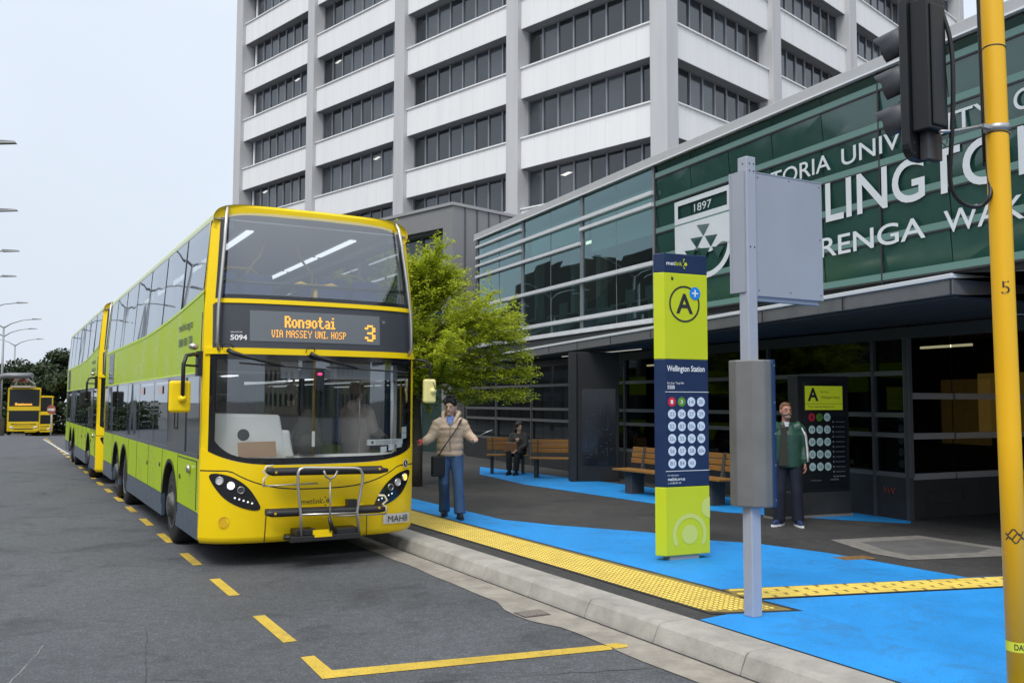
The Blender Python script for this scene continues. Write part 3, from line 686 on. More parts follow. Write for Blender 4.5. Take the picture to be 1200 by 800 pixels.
# ------------------------------------------------------------------ double-decker bus (local x across, y towards the rear, z up)
M_by = mat('bus_yellow', (.93, .66, .006), .32, spec=.28, coat=.08, noise=.04, nscale=2)
M_lime = mat('bus_lime', (.44, .61, .004), .30, spec=.20, ior=1.38, noise=.06, nscale=1.5)
M_limet = mat('bus_roof_pale', (.60, .68, .45), .35)
M_skirt = mat('bus_skirt_blue', (.055, .085, .135), .3, coat=.4, noise=.15, nscale=3)
M_blk = mat('black_plastic', (.018, .018, .02), .42)
M_blkg = mat('black_gloss', (.012, .013, .016), .12, coat=.5)
M_dkpan = mat('display_surround', (.052, .056, .068), .3)
M_rub = mat('tyre_rubber', (.022, .022, .023), .85, bump=.3, bscale=30)
M_whl = mat('wheel_steel', (.34, .34, .34), .45, metal=.7, noise=.3, nscale=12)
M_hub = mat('wheel_dark', (.06, .06, .06), .5, metal=.5)
M_sil = mat('silver_tube', (.55, .53, .5), .3, metal=.85)
M_cream = mat('cream_mirror', (.78, .72, .30), .35)
M_seat = mat('seat_blue', (.11, .17, .42), .85, noise=.3, nscale=25)
M_grip = mat('grab_yellow', (.80, .50, .04), .4)
M_liner = mat('interior_grey', (.33, .335, .34), .6)
M_wliner = mat('dash_white', (.82, .82, .80), .5, noise=.05, nscale=3)
M_floor = mat('bus_floor', (.045, .045, .05), .7)
M_tube = mat('interior_light', (.9, .95, 1), .5, emit=(.93, .97, 1), estr=.7)
M_led = mat('led_orange', (.8, .4, .05), .5, emit=(1.0, .42, .05), estr=.62)
M_dgl = mat('display_glass', (.15, .165, .18), .25)
G_front = glass('bus_windscreen', (.86, .89, .89), base=.17, rough=.02, warp=.03, wscale=1.2)
G_up = glass('bus_upper_screen', (.70, .74, .76), base=.20, rough=.02, warp=.02, wscale=1)
G_side = glass('bus_side_glass', (.28, .30, .31), base=.12, rough=.015, warp=.07, wscale=.7)
G_sideu = glass('bus_upper_side_glass', (.42, .45, .47), base=.20, rough=.015, warp=.07, wscale=.7)
BW, BL = 2.56, 11.05
def bf(x, z):
    s = max(-1, min(1, (x-BW/2)/(BW/2))); y = -(.14*(1-s*s)+.20*(1-abs(s)**8))
    if z > 2.3: y += .30*((z-2.3)/1.8)**2*(1-.55*min(1, abs(s))**6)
    if z < 1.0: y += .04*((1.0-z)/.75)**2
    return y
def tum(z): return .078*max(0, (z-2.87)/1.06)
def F(x, z, o=0.0):            # point on the front skin, pushed out by o
    e_ = .01; t = (bf(min(x+e_, BW), z)-bf(max(x-e_, 0), z))/(2*e_); n = Vector((t, -1, 0)).normalized()
    k = tum(z)/(BW/2)
    return Vector((BW/2+(x-BW/2)*(1-k), bf(x, z), z))+n*o
def xs(a, c, n=24):            # finer towards the rounded corners
    return [a+(c-a)*(.5-.5*math.cos(math.pi*i/n)) for i in range(n+1)]
def fgrid(b, z0, z1, a, c, o, nz=4, mi=0, n=24):
    f0 = z0 if callable(z0) else (lambda x: z0); f1 = z1 if callable(z1) else (lambda x: z1)
    b.grid(lambda x, v: F(x, f0(x)+(f1(x)-f0(x))*v, o), xs(a, c, n), frange(0, 1, nz), mi); return b
def fslab(b, z0, z1, a, c, o0, o1, mi=0, n=24, nz=3):
    f0 = z0 if callable(z0) else (lambda x: z0); f1 = z1 if callable(z1) else (lambda x: z1)
    fgrid(b, z0, z1, a, c, o1, nz, mi, n)
    X = xs(a, c, n)
    b.grid(lambda x, v: F(x, f0(x), o1+(o0-o1)*v), X, [0, 1], mi, flip=True); b.grid(lambda x, v: F(x, f1(x), o1+(o0-o1)*v), X, [0, 1], mi)
    for x in (a, c): b.grid(lambda u, v: F(x, f0(x)+(f1(x)-f0(x))*u, o1+(o0-o1)*v), frange(0, 1, nz), [0, 1], mi, flip=(x == c))
    return b
def fpoly(b, pts, o, mi=0, mid=None):   # curved patch: fan from a middle point, edges subdivided
    P = []
    for i in range(len(pts)):
        a, c = pts[i], pts[(i+1) % len(pts)]
        for k in range(4): P.append((a[0]+(c[0]-a[0])*k/4, a[1]+(c[1]-a[1])*k/4))
    m = mid or (sum(p[0] for p in P)/len(P), sum(p[1] for p in P)/len(P)); bb = len(b.v); rings = 4; n = len(P)
    b.v.append(tuple(F(*m, o)))
    for r in range(1, rings+1):
        for p in P: b.v.append(tuple(F(m[0]+(p[0]-m[0])*r/rings, m[1]+(p[1]-m[1])*r/rings, o)))
    for i in range(n): b.face((bb, bb+1+i, bb+1+(i+1) % n), mi, True)
    for r in range(rings-1):
        for i in range(n): j = (i+1) % n; q = bb+1+r*n; b.face((q+i, q+n+i, q+n+j, q+j), mi, True)
    return b
def smooth_poly(pts, it=2):
    for _ in range(it):
        q = []
        for i in range(len(pts)):
            a, c = pts[i], pts[(i+1) % len(pts)]; q += [(a[0]*.75+c[0]*.25, a[1]*.75+c[1]*.25), (a[0]*.25+c[0]*.75, a[1]*.25+c[1]*.75)]
        pts = q
    return pts
FONT = {'R': '1110/1001/1001/1110/1010/1001/1001', 'o': '0000/0000/0110/1001/1001/1001/0110', 'n': '0000/0000/1110/1001/1001/1001/1001', 'g': '0000/0000/0111/1001/0111/0001/0110',
 't': '0100/0100/1110/0100/0100/0100/0011', 'a': '0000/0000/0110/0001/0111/1001/0111', 'i': '010/000/110/010/010/010/111', 'V': '1001/1001/1001/1001/1001/0110/0110', 'I': '111/010/010/010/010/010/111',
 'A': '0110/1001/1001/1111/1001/1001/1001', 'M': '10001/11011/10101/10101/10001/10001/10001', 'S': '0111/1000/1000/0110/0001/0001/1110', 'E': '1111/1000/1000/1110/1000/1000/1111',
 'Y': '10001/10001/01010/00100/00100/00100/00100', 'U': '1001/1001/1001/1001/1001/1001/0110', 'N': '1001/1101/1101/1011/1011/1001/1001', ',': '00/00/00/00/00/01/10', 'H': '1001/1001/1001/1111/1001/1001/1001',
 'O': '0110/1001/1001/1001/1001/1001/0110', 'P': '1110/1001/1001/1110/1000/1000/1000', '3': '0110/1001/0001/0110/0001/1001/0110', ' ': '00/00/00/00/00/00/00', 'L': '100/100/100/100/100/100/111'}
def led(b, st, x0, z0, h, w=None, o=.012, fill=.86, bold=False):
    cols_ = []; n = 0
    for ch in st:
        rows_ = FONT[ch].split('/')
        for r, row in enumerate(rows_):
            for c, v in enumerate(row):
                if v == '1': cols_.append((n+c, 6-r)); 
                if v == '1' and bold: cols_.append((n+c+.55, 6-r))
        n += len(rows_[0])+1
    p = h/7; px = (w/(n-1)) if w else p
    for c, r in cols_:
        x, z = x0+c*px, z0+r*p
        b.poly([F(x, z, o), F(x+px*fill, z, o), F(x+px*fill, z+p*fill, o), F(x, z+p*fill, o)])
def wheel(root, x, y, side, dual=False, r=.49):
    ob = empty('wheel', (x, y, r), 0); ob.parent = root
    s = -1 if side == 0 else 1   # outward direction
    b = MB(); b.lathe([(.30, .0), (r-.06, .0), (r-.015, .02), (r, .05), (r, .25), (r-.02, .29), (.30, .30)], (-s*.30, 0, 0), (s, 0, 0), 40)
    for k in range(3): b.lathe([(r+.001, .07+.06*k), (r+.003, .08+.06*k), (r+.003, .105+.06*k), (r+.001, .115+.06*k)], (-s*.30, 0, 0), (s, 0, 0), 40, capit=False)
    b.build('tyre', M_rub, ob)
    b = MB()
    if dual: b.lathe([(.30, .005), (.275, .0), (.26, -.10), (.15, -.14), (.15, -.04), (.10, -.02), (.0, -.02)], (0, 0, 0), (s, 0, 0), 32, capit=False)
    else: b.lathe([(.30, .005), (.275, .012), (.255, -.03), (.19, -.015), (.16, .02), (.15, .05), (.09, .065), (.0, .065)], (0, 0, 0), (s, 0, 0), 32, capit=False)
    b.build('rim', M_whl if dual else mat('wheel_grey', (.13, .13, .13), .5, metal=.6, noise=.4, nscale=14), ob)
    b = MB()
    for k in range(10):
        a = 2*math.pi*k/10; rr = .205 if not dual else .2
        b.disc((s*(.001 if not dual else -.115), rr*math.cos(a), rr*math.sin(a)), (s, 0, 0), .032, 12)
        b.lathe([(.013, 0), (.013, .03)], (s*(.03 if not dual else -.14), .125*math.cos(a+.3), .125*math.sin(a+.3)), (s, 0, 0), 6)
    b.build('rim_holes', M_hub, ob)
    return ob
ARCH = [(2.1, .60), (7.26, .585), (8.55, .585)]
def lower_outline(z0, z1, y0, y1):
    """side panel polygon (y,z) with wheel-arch cut-outs"""
    pts = []; y = y0
    for c, r in ARCH:
        if c-r > y1 or c+r < y0: continue
        dz = z0-.46
        if abs(dz) < r:
            hw = math.sqrt(r*r-dz*dz); a0 = math.atan2(dz, -hw); a1 = math.atan2(dz, hw)
            if y < c-hw: pts.append((c-hw, z0))
            if a0 < 0: a0 += 2*math.pi
            n = 16
            for k in range(n+1):
                a = a0+(a1-a0)*k/n; pts.append((c+r*math.cos(a), min(.46+r*math.sin(a), z1-.01)))
    return [(y0, z0)]+pts+[(y1, z0), (y1, z1), (y0, z1)]
def upz(y):      # lower edge of the upper side windows, rising towards the front
    return 2.87+.24*max(0, 1-y/5.2)**1.6
def bus(root):
    # ---- sides
    for side in (0, 1):
        X = (lambda o: -o) if side == 0 else (lambda o: BW+o)
        def P0(o): return lambda y, z: (X(o), y, z)
        b = MB(); b.prism(lower_outline(.60, 1.20, .02, BL-.12), P0(0), P0(-.05)); b.build('side_panel', M_lime, root)
        for y in (1.48, 2.75, 4.1, 5.45, 6.6, 9.25): b = MB(); b.box(X(-.004), X(.0035), y, y+.008, .60, 1.2) if side else b.box(X(.0035), X(-.004), y, y+.008, .60, 1.2); b.build('panel_seam', M_blk, root)
        # skirt between the wheels
        b = MB()
        for a, c in ((.06, 1.53), (2.68, 6.69), (7.82, 8.0), (9.12, BL-.12)):
            b = MB(); b.prism([(a, .30), (c, .30), (c, .595), (a, .595)] if c < 7.5 or a > 9 else [(a, .3), (c, .3), (c, .4), (a, .4)], P0(.002), P0(-.04)); b.build('skirt', M_skirt, root)
        for c, r in ARCH:
            b = MB(); r2 = r-.004
            pr = [(c+r2*math.cos(math.pi*k/14), .46+r2*math.sin(math.pi*k/14)) for k in range(15)]
            bb = len(b.v)
            for y, z in pr: b.v += [(X(.006), y, min(z, 1.18)), (X(-.55), y, min(z, 1.18))]
            for k in range(14): b.face((bb+2*k, bb+2*k+1, bb+2*k+3, bb+2*k+2), 0, True)
            # black arch lip
            bb = len(b.v)
            for y, z in pr:
                d = Vector((y-c, z-.46)); d.normalize(); b.v += [(X(.008), y, z), (X(.008), y+d.x*.045, z+d.y*.045)]
            for k in range(14): b.face((bb+2*k, bb+2*k+1, bb+2*k+3, bb+2*k+2), 0)
            b.build('wheel_arch', M_blk, root)
        # window bands
        us = [0.16, .95, 1.02, 2.25, 2.3, 3.7, 3.75, 5.3, 5.35, 6.9, 6.95, 8.5, 8.55, 10.2]
        b = MB()
        for k in range(0, len(us), 2):
            if side == 0 and k == 2: continue
            b = MB(); b.poly([(X(-.004), us[k], 1.24), (X(-.004), us[k+1], 1.24), (X(-.004), us[k+1], 2.15), (X(-.004), us[k], 2.15)]); w = b.build('lower_window', G_side, root)
        b = MB()
        for k in range(len(us)-1):
            if k % 2: b.box(X(-.03), X(-.002), us[k]-.012, us[k+1]+.012, 1.22, 2.17) if side == 0 else b.box(X(-.03), X(-.002), us[k]-.012, us[k+1]+.012, 1.22, 2.17)
        for z0, z1 in ((1.2, 1.245), (2.145, 2.185)): b.box(X(-.04), X(-.001), .05, 10.3, z0, z1)
        b.box(X(-.04), X(-.001), .03, .17, 1.2, 2.18); b.box(X(-.04), X(-.001), 10.2, BL-.12, 1.2, 2.18)
        b.build('window_surround', M_blkg, root)
        if side == 0:
            b = MB(); b.box(-.006, .03, 1.0, 2.27, 1.245, 2.145); p = b.build('blanked_panel', mat('grey_film', (.04, .043, .046), .2, coat=.5), root)
            b = MB(); b.box(-.012, -.007, 1.52, 1.56, 1.5, 1.85); b.box(-.012, -.007, 1.76, 1.80, 1.5, 1.85); b.box(-.012, -.007, 1.56, 1.76, 1.5, 1.53); b.box(-.012, -.007, 1.56, 1.76, 1.82, 1.85); b.build('vent_frame', M_blk, p)
            b = MB(); 
            for y in (3.1, 5.0): b.box(-.009, -.006, y-.24, y+.1, 1.96, 2.07)
            b.build('window_notice', mat('notice_pink', (.62, .5, .52), .5), root)
            for y, z in ((2.95, .98), (4.2, .93), (1.30, .93)): b = MB(); b.lathe([(.03, 0), (.03, .012)], (0, y, z), (-1, 0, 0), 14); b.build('marker_lamp', mat('marker_dark', (.10, .06, .03), .3), root)
            b = MB(); b.lathe([(.05, 0), (.05, .03), (.03, .045)], (0, .62, 1.06), (-1, 0, 0), 14); b.build('filler_cap', M_sil, root)
            b = MB(); b.box(-.006, -.001, .2, .215, .62, 1.17); b.box(-.004, -.0005, .2, 1.45, 1.165, 1.175); b.build('panel_gap', M_blk, root)
        # middle lime band and upper windows
        ys = frange(.02, BL-.12, 26)
        b = MB(); b.grid(lambda y, v: (X(0), y, 2.185+(upz(y)-2.185)*v), ys, [0, 1], flip=(side == 0)); b.grid(lambda y, v: (X(-.04), y, 2.185+(upz(y)-2.185)*v), ys, [0, 1], flip=(side == 1)); b.build('side_band', M_lime, root)
        b = MB(); b.grid(lambda y, v: (X(.006*(1-v)), y, upz(y)-.022+.04*v), ys, [0, 1], flip=(side == 0)); b.grid(lambda y, v: (X(.006*(1-v)), y, 2.178+.02*v), ys, [0, 1], flip=(side == 0)); b.build('band_trim', M_lime, root)
        uu = [.12, 1.6, 3.2, 4.8, 6.4, 8.0, 9.6, BL-.2]
        b = MB()
        for k in range(len(uu)-1):
            y0, y1 = uu[k]+.012, uu[k+1]-.012; n = 5
            b = MB(); b.grid(lambda y, v: (lambda z: (X(-.004-tum(z)), y, z))(upz(y)+.01+(3.925-upz(y)-.01)*v), frange(y0, y1, n), [0, 1], sm=False, flip=(side == 0)); w = b.build('upper_window', G_sideu, root)
        for k in range(len(uu)): b = MB(); b.hexa([(X(-.001), uu[k]-.02, upz(uu[k])), (X(-.04), uu[k]-.02, upz(uu[k])), (X(-.04), uu[k]+.02, upz(uu[k])), (X(-.001), uu[k]+.02, upz(uu[k])), (X(-.076), uu[k]-.02, 3.93), (X(-.11), uu[k]-.02, 3.93), (X(-.11), uu[k]+.02, 3.93), (X(-.076), uu[k]+.02, 3.93)]); b.build('window_pillar', M_blkg, root)
        if side == 0:
            b = MB(); b.box(-.008, 0, 9.35, 10.25, 2.22, 2.82); b.build('engine_grille', M_skirt, root)
            b = MB()
            f = lambda p: p
            b.text('metlink.org.nz', (-.007, 1.62, 2.74), (0, -1, 0), .095, width=.95, bold=.01); b.text('0800 801 700', (-.007, 1.62, 2.545), (0, -1, 0), .095, width=.95, bold=.01)
            b.build('side_lettering', mat('letter_navy', (.03, .05, .10), .5), root)
    # ---- roof: pale lime skin with rounded shoulders, front lip follows the screen
    def roof(u, y):
        a = math.pi*(1-u); cx = BW/2
        e_ = .28
        x = cx+(cx-.08)*(1 if math.cos(a) > 0 else -1)*abs(math.cos(a))**e_; z = 3.93+.22*abs(math.sin(a))**.75
        yy = y if y > .05 else y+min(0, bf(x, z)+.14)*.0
        return (x, yy, z)
    b = MB(); us = frange(0, 1, 36); b.grid(roof, us, frange(.02, BL-.1, 10), flip=True)
    n = len(us)
    b.face([len(b.v)-n+i for i in range(n)]); b.build('roof', M_limet, root)
    # front roof dome in yellow, from the side corner to the screen
    def dome(u, v):
        x, _, z = roof(u, 0); return Vector((x, .03+(bf(x, z)-.03)*v, z-.035*v*v))
    b = MB(); b.grid(dome, us, [0, .25, .5, .75, 1]); 
    b.grid(lambda u, v: (lambda p: Vector((p.x+(BW/2-p.x)*.06*v, p.y-.004, p.z-.085*v)))(dome(u, 1)), us, [0, 1])
    b.build('front_dome', M_by, root)
    # ---- rear
    b = MB(); b.box(0.005, BW-.005, BL-.12, BL, .35, 2.87); b.hexa([(.005, BL-.12, 2.87), (BW-.005, BL-.12, 2.87), (BW-.005, BL, 2.87), (.005, BL, 2.87), (.085, BL-.12, 3.95), (BW-.085, BL-.12, 3.95), (BW-.085, BL-.06, 3.95), (.085, BL-.06, 3.95)]); b.build('rear_panel', M_lime, root)
    b = MB(); b.box(.35, BW-.35, BL, BL+.01, 3.1, 3.75); b.box(.35, BW-.35, BL, BL+.01, .6, 1.3); b.build('rear_window', M_blkg, root)
    # ---- front skin: yellow corner pillars, bars and bumper
    for a, c, x in ((0.0, .10, 0), (BW-.10, BW, BW)):
        b = MB(); b.grid(lambda x, z: F(x, z, 0), xs(a, c, 5), frange(1.10, 3.96, 14)); b.grid(lambda v, z: (BW/2+(x-BW/2)*(1-tum(z)/(BW/2)+.0015), bf(x, z)+.075*v, z), [0, 1], frange(.32, 3.95, 12), flip=(x == 0)); b.build('corner_pillar', M_by, root)
    b = MB(); fslab(b, 2.965, 3.015, .09, BW-.09, 0, .022); b.build('front_bar', M_by, root); b = MB(); fslab(b, 2.385, 2.455, .02, BW-.02, 0, .022); b.build('front_bar', M_by, root)
    wsb = lambda x: 1.135+.20*abs((x-BW/2)/(BW/2))**4.5
    # upper bumper panel
    b = MB(); fslab(b, lambda x: 1.09-.225*max(0, 1-abs((x-BW/2)/1.0)**3), wsb, 0.0, BW, -.02, .004, n=40, nz=6); b.build('upper_front_panel', M_by, root)
    # lower bumper with a rounded foot
    lipz = lambda x: 1.075-.225*max(0, 1-abs((x-BW/2)/1.0)**3)
    b = MB(); fgrid(b, .34, lipz, 0, BW, .004, 10, n=40)
    b.grid(lambda x, v: F(x, .34-.075*math.sin(v*math.pi/2), .004-.07*(1-math.cos(v*math.pi/2))), xs(0, BW, 40), frange(0, 1, 4), flip=True)
    b.build('bumper', M_by, root)
    b = MB(); fgrid(b, lambda x: lipz(x)-.002, lambda x: lipz(x)+.018, .0, BW, .0015, 1, n=40)
    for x in (.655, BW-.70): b.grid(lambda u, v: F(x+u+(.03*(v-.3)*(1 if x < 1 else -1)), v, .0075), [0, .010], frange(.27, .6, 5))
    b.build('panel_gap', M_blk, root)
    b = MB(); 
    for x0, x1 in ((.70, 1.80),): b.grid(lambda x, v: F(x, .60+.05*v, .006+.03*math.sin(v*math.pi)), xs(x0, x1, 10), frange(0, 1, 4))
    b.build('bumper_crease', M_by, root)
    b = MB(); b.ring(F(.235, .52, .014), (-.25, -1, 0), .05, .062, 24); b.disc(F(.235, .52, .009), (-.25, -1, 0), .052, 24); b.build('tow_eye_cover', mat('bus_yellow_deep', (.72, .45, .01), .35), root)
    # ---- headlamps
    hlL = smooth_poly([(.06, 1.065), (.27, 1.04), (.45, .925), (.55, .79), (.63, .635), (.46, .645), (.24, .755), (.12, .915)])
    for mir, nm in ((False, 'headlight'), (True, 'headlight')):
        pl = hlL if not mir else [(BW-x, z-.035) for x, z in hlL][::-1]
        b = MB(); fpoly(b, pl, .010); h = b.build(nm, M_blkg, root)
        spots = [(.183, .975, .047), (.293, .92, .047), (.395, .87, .040)]
        for i, (x, z, r) in enumerate(spots):
            xx, zz = (x, z) if not mir else (BW-x, z-.04)
            c = F(xx, zz, .018); nn = F(xx, zz, 1)-F(xx, zz, 0)
            q = MB(); q.lathe([(r, -.01), (r, .006), (r*.86, .01), (r*.8, .0)], c, nn, 24, capit=False); q.build('lamp_ring', M_sil, h)
            q = MB(); q.disc(c+nn*.002, nn, r*.82, 24)
            if mir and i == 0: q.build('lamp_lens', mat('indicator_lit', (1, .5, .05), .3, emit=(1, .50, .04), estr=1.6), h)
            elif i == 1 and not mir: q.build('lamp_lens', mat('lamp_lit', (.9, .95, 1), .2, emit=(.85, 1, .97), estr=1.5), h)
            elif i == 2: q.build('lamp_lens', mat('lamp_dark', (.12, .13, .15), .1, metal=.7), h)
            else: q.build('lamp_lens', mat('lamp_clear', (.75, .78, .8), .15, metal=.3), h)
        q = MB()
        for k in range(5):
            x, z = .335+.045*k, .785-.016*k; xx, zz = (x, z) if not mir else (BW-x-.04, z-.035)
            q.disc(F(xx, zz, .016), F(xx, zz, 1)-F(xx, zz, 0), .011, 10)
        q.build('lamp_row', mat('led_white', (.8, .83, .85), .3, emit=(.9, .95, 1), estr=.35), h)
    # ---- screens
    b = MB(); fgrid(b, 3.03, lambda x: 4.055-.12*abs((x-BW/2)/(BW/2))**6, .105, BW-.105, .004, 8, n=32); us_ = b.build('upper_windscreen', G_up, root)
    b = MB()
    for a, c in ((.095, .165), (BW-.165, BW-.095)): b.grid(lambda x, z: F(x, z, .007), [a, (a+c)/2, c], frange(3.01, 3.97, 8))
    fgrid(b, 3.012, 3.065, .1, BW-.1, .007, 1); b.build('screen_border', M_blkg, us_)
    b = MB(); fgrid(b, 2.455, 2.966, .10, BW-.10, .005, 3, n=32); dp = b.build('destination_panel', M_dkpan, root)
    b = MB(); fgrid(b, 2.535, 2.885, .452, 2.0, .009, 2); ds = b.build('display', M_dgl, dp)
    b = MB(); fgrid(b, 2.80, 2.835, 2.03, 2.075, .009, 1, n=2); b.build('light_sensor', M_dgl, dp)
    b = MB(); led(b, 'Rongotai', .835, 2.70, .135, .585, bold=True); b.build('display_text', M_led, ds); b = MB(); led(b, 'VIA MASSEY UNI, HOSP', .69, 2.585, .085, .87); b.build('display_text', M_led, ds)
    b = MB(); led(b, '3', 1.80, 2.575, .20, .125, bold=True); b.build('route_number', M_led, ds)
    b = MB(); on = lambda o: (lambda p: F(p.x, p.z, o)); b.text('5094', (.253, 0, 2.545), (1, 0, 0), .058, width=.172, bold=.03, fn=on(.009)); b.text('WELLINGTON', (.253, 0, 2.625), (1, 0, 0), .016, width=.12, fn=on(.009)); b.build('fleet_number', mat('decal_white', (.8, .8, .8), .5), dp)
    gb = lambda x: wsb(x)+.012
    b = MB(); fgrid(b, gb, 2.375, .075, BW-.075, .002, 10, n=40); ws = b.build('windscreen', G_front, root)
    inner = lambda x: 1.215+.24*abs((x-BW/2)/(BW/2-.1))**9
    b = MB(); fgrid(b, lambda x: wsb(x)+.004, inner, .12, BW-.12, .0055, 2, n=40); fgrid(b, 2.325, 2.385, .08, BW-.08, .0055, 1)
    for a, c in ((.065, .125), (BW-.125, BW-.065)): b.grid(lambda x, v: F(x, wsb(x)+.005+(2.385-wsb(x)-.005)*v, .006), [a, (a+c)/2, c], frange(0, 1, 8))
    b.build('screen_border', M_blkg, ws)
    # wipers
    for x0, z0, x1, z1, bl in ((.24, 2.425, .64, 2.275, (.35, 2.285, 1.30, 2.225)), (1.12, 2.405, 1.52, 2.265, (1.33, 2.255, 2.40, 2.215))):
        wq = MB(); wq.tube([F(x0, z0, .05), F(x0+.05, z0-.03, .07), F((x0+x1)/2, (z0+z1)/2, .07), F(x1+.18, z1-.02, .05)], [.028, .026, .015, .010], 8)
        wp = wq.build('wiper', M_blk, root)
        q = MB(); a, za, c, zc = bl; q.tube([F(a+(c-a)*k/10, za+(zc-za)*k/10, .030) for k in range(11)], .010, 6); q.build('blade', M_blk, wp)
        q = MB(); q.tube([F(x0-.02+.05*math.cos(t)+.02, z0+.02+.055*math.sin(t), .05+.03*math.sin(t)) for t in frange(0, 3.4, 8)], .005, 6); q.build('hose', M_blk, wp)
    # silver grab rails beside the screens
    for x0, x1 in ((.165, .15), (BW-.165, BW-.15)):
        q = MB(); pts = [F(x0+(.02 if x0 < 1 else -.02), 4.10, -.10), F(x0, 4.10, .03), F(x0, 4.02, .065), F(x0, 3.8, .075)]+[F(x0+(x1-x0)*k/6, 3.7-1.18*k/6, .07) for k in range(7)]+[F(x1, 2.43, .03)]
        q.tube(pts, .019, 10); q.build('grab_rail', M_sil, root)
    # ---- bumper details
    q = MB(); q.grid(lambda x, v: F(x, .395-.035*(x-2.065)+.12*v, .030), frange(2.065, 2.462, 8), [0, 1]); pl = q.build('number_plate', mat('plate_white', (.62, .62, .6), .45), root)
    q = MB(); q.text('MAH8', (2.125, 0, .413), (1, 0, -.035), .075, width=.285, bold=0, fn=on(.042)); q.build('plate_text', M_blk, pl)
    q = MB(); q.poly([F(1.02, .665, .0085), F(1.4, .655, .0085), F(1.4, .66, .0085), F(1.02, .67, .0085)]); 
    q = MB(); q.text('metlink', (1.06, 0, .685), (1, 0, 0), .062, width=.25, bold=.004, fn=on(.009)); 
    for x, z, r in ((1.372, .715, .014), (1.335, .755, .009), (1.325, .70, .008), (1.34, .665, .009), (1.30, .735, .006)): q.disc(F(x, z, .010), (0, -1, 0), r, 12)
    q.ring(F(1.372, .715, .010), (0, -1, 0), .02, .027, 16); q.build('bumper_logo', mat('logo_dark', (.10, .09, .03), .5), root)
    nn = F(2.40, 1.10, 1)-F(2.40, 1.10, 0)
    q = MB(); q.disc(F(2.38, 1.10, .022), nn, .052, 24); wc = q.build('wheelchair_badge', mat('decal_white', (.8, .8, .8), .5), root)
    q = MB(); q.disc(F(2.38, 1.10, .024), nn, .044, 24); q.build('badge_field', M_blk, wc)
    q = MB(); q.ring(F(2.375, 1.088, .026), nn, .014, .019, 16, a0=-120, a1=140); q.disc(F(2.373, 1.128, .026), nn, .006, 10); q.bar(F(2.372, 1.118, .026), F(2.378, 1.09, .026), .006, .006); q.build('badge_symbol', mat('decal_white', (.8, .8, .8), .5), wc)
    # ---- bicycle rack
    rk = empty('bicycle_rack', (0, 0, 0)); rk.parent = root
    Y = lambda x, o: bf(x, .8)-o
    for z, a, c in ((1.075, .60, 2.02), (.625, .60, 2.02)):
        q = MB(); q.tube([(a, Y(a, .25), z), (a+.07, Y(1.28, .20), z), (c-.09, Y(1.28, .20), z-.02), (c, Y(c, .28), z-.02)], [.02, .042, .042, .02], 10); q.tube([(a+.02, Y(1.28, .12), z+.01), (c-.04, Y(1.28, .12), z-.01)], [.036, .036], 8)
        t = q.build('wheel_tray', M_blk, rk)
        for x in (a+.10, c-.11): p = MB(); p.box(x-.012, x+.012, Y(1.28, .245), Y(1.28, .235), z-.012, z+.012); p.build('reflector', mat('amber', (.75, .4, .02), .3), t)
    q = MB(); yy = Y(1.28, .27)
    q.tube([(.985, yy, .36), (.975, yy-.0, .60), (.935, yy, .95), (.935, yy, 1.06), (.955, yy, 1.10), (1.0, yy, 1.118), (1.60, yy, 1.095), (1.66, yy, 1.08), (1.69, yy, 1.03), (1.69, yy, .95), (1.655, yy, .75), (1.63, yy, .60), (1.655, yy, .36)], .017, 10); q.tube([(.98, yy, .60), (1.64, yy, .585)], .014, 8); q.build('hoop', M_sil, rk)
    q = MB(); q.box(.86, 1.67, yy-.02, Y(1.28, .0), .30, .365); q.box(.93, 1.16, yy+.02, Y(1.28, .02), .365, .43); q.box(1.40, 1.66, yy+.02, Y(1.28, .02), .36, .42); q.tube([(.86, yy, .36), (.80, yy+.05, .36)], .02, 6); q.build('mounting', M_blk, rk, bevel=.008)
    q = MB(); q.box(1.13, 1.33, yy-.024, yy-.021, .345, .375) ; q.box(1.12, 1.34, yy-.0, yy+.03, .37, .42); q.build('warning_plate', M_by, rk)
    q = MB(); q.tube([(1.31, yy-.01, .40), (1.30, yy-.02, .97)], .010, 8); q.tube([(1.22, yy-.03, 1.08), (1.25, yy-.03, 1.01), (1.30, yy-.03, .985), (1.35, yy-.03, 1.01), (1.38, yy-.03, 1.075)], .013, 8); q.build('release_lever', mat('grey_steel', (.3, .3, .3), .4, metal=.6), rk)
    q = MB(); q.tube([(1.33, yy-.03, .42), (1.29, yy-.03, .56)], [.03, .018], 8); q.build('foot_catch', M_blk, rk); q = MB(); q.box(1.55, 1.66, Y(1.28, .18), Y(1.28, .08), .59, .73); q.build('latch', M_blk, rk)
    for x, z, sg in ((.56, 1.06, 1), (1.99, .68, -1)):
        q = MB(); yh = Y(1.28, .26); q.tube([(x+.10*sg, yh, z+.09), (x+.03*sg, yh, z+.085), (x-.01*sg, yh, z+.03), (x+.045*sg, yh, z-.01), (x, yh, z-.05), (x, yh, z-.13)], .014, 7)
        q.build('wheel_hook', mat('hook_cream', (.68, .6, .38), .5), rk)
        q = MB(); q.tube([(x, yh+.03, z-.13), (x+.62*sg, yh+.05, z-.125)], .010, 7); q.build('hook_rod', mat('rod_grey', (.4, .39, .34), .4, metal=.6), rk)
    # ---- mirrors
    q = MB(); q.tube([(-.01, .10, 2.36), (-.10, -.04, 2.38), (-.20, -.14, 2.36), (-.235, -.16, 2.26), (-.235, -.16, 1.86)], .022, 8); q.tube([(-.02, .05, 2.25), (-.20, -.14, 2.25), (-.235, -.16, 2.25)], .014, 6); q.box(-.055, .0, -.0, .14, 2.14, 2.42)
    ma = q.build('mirror_arm', M_blk, root)
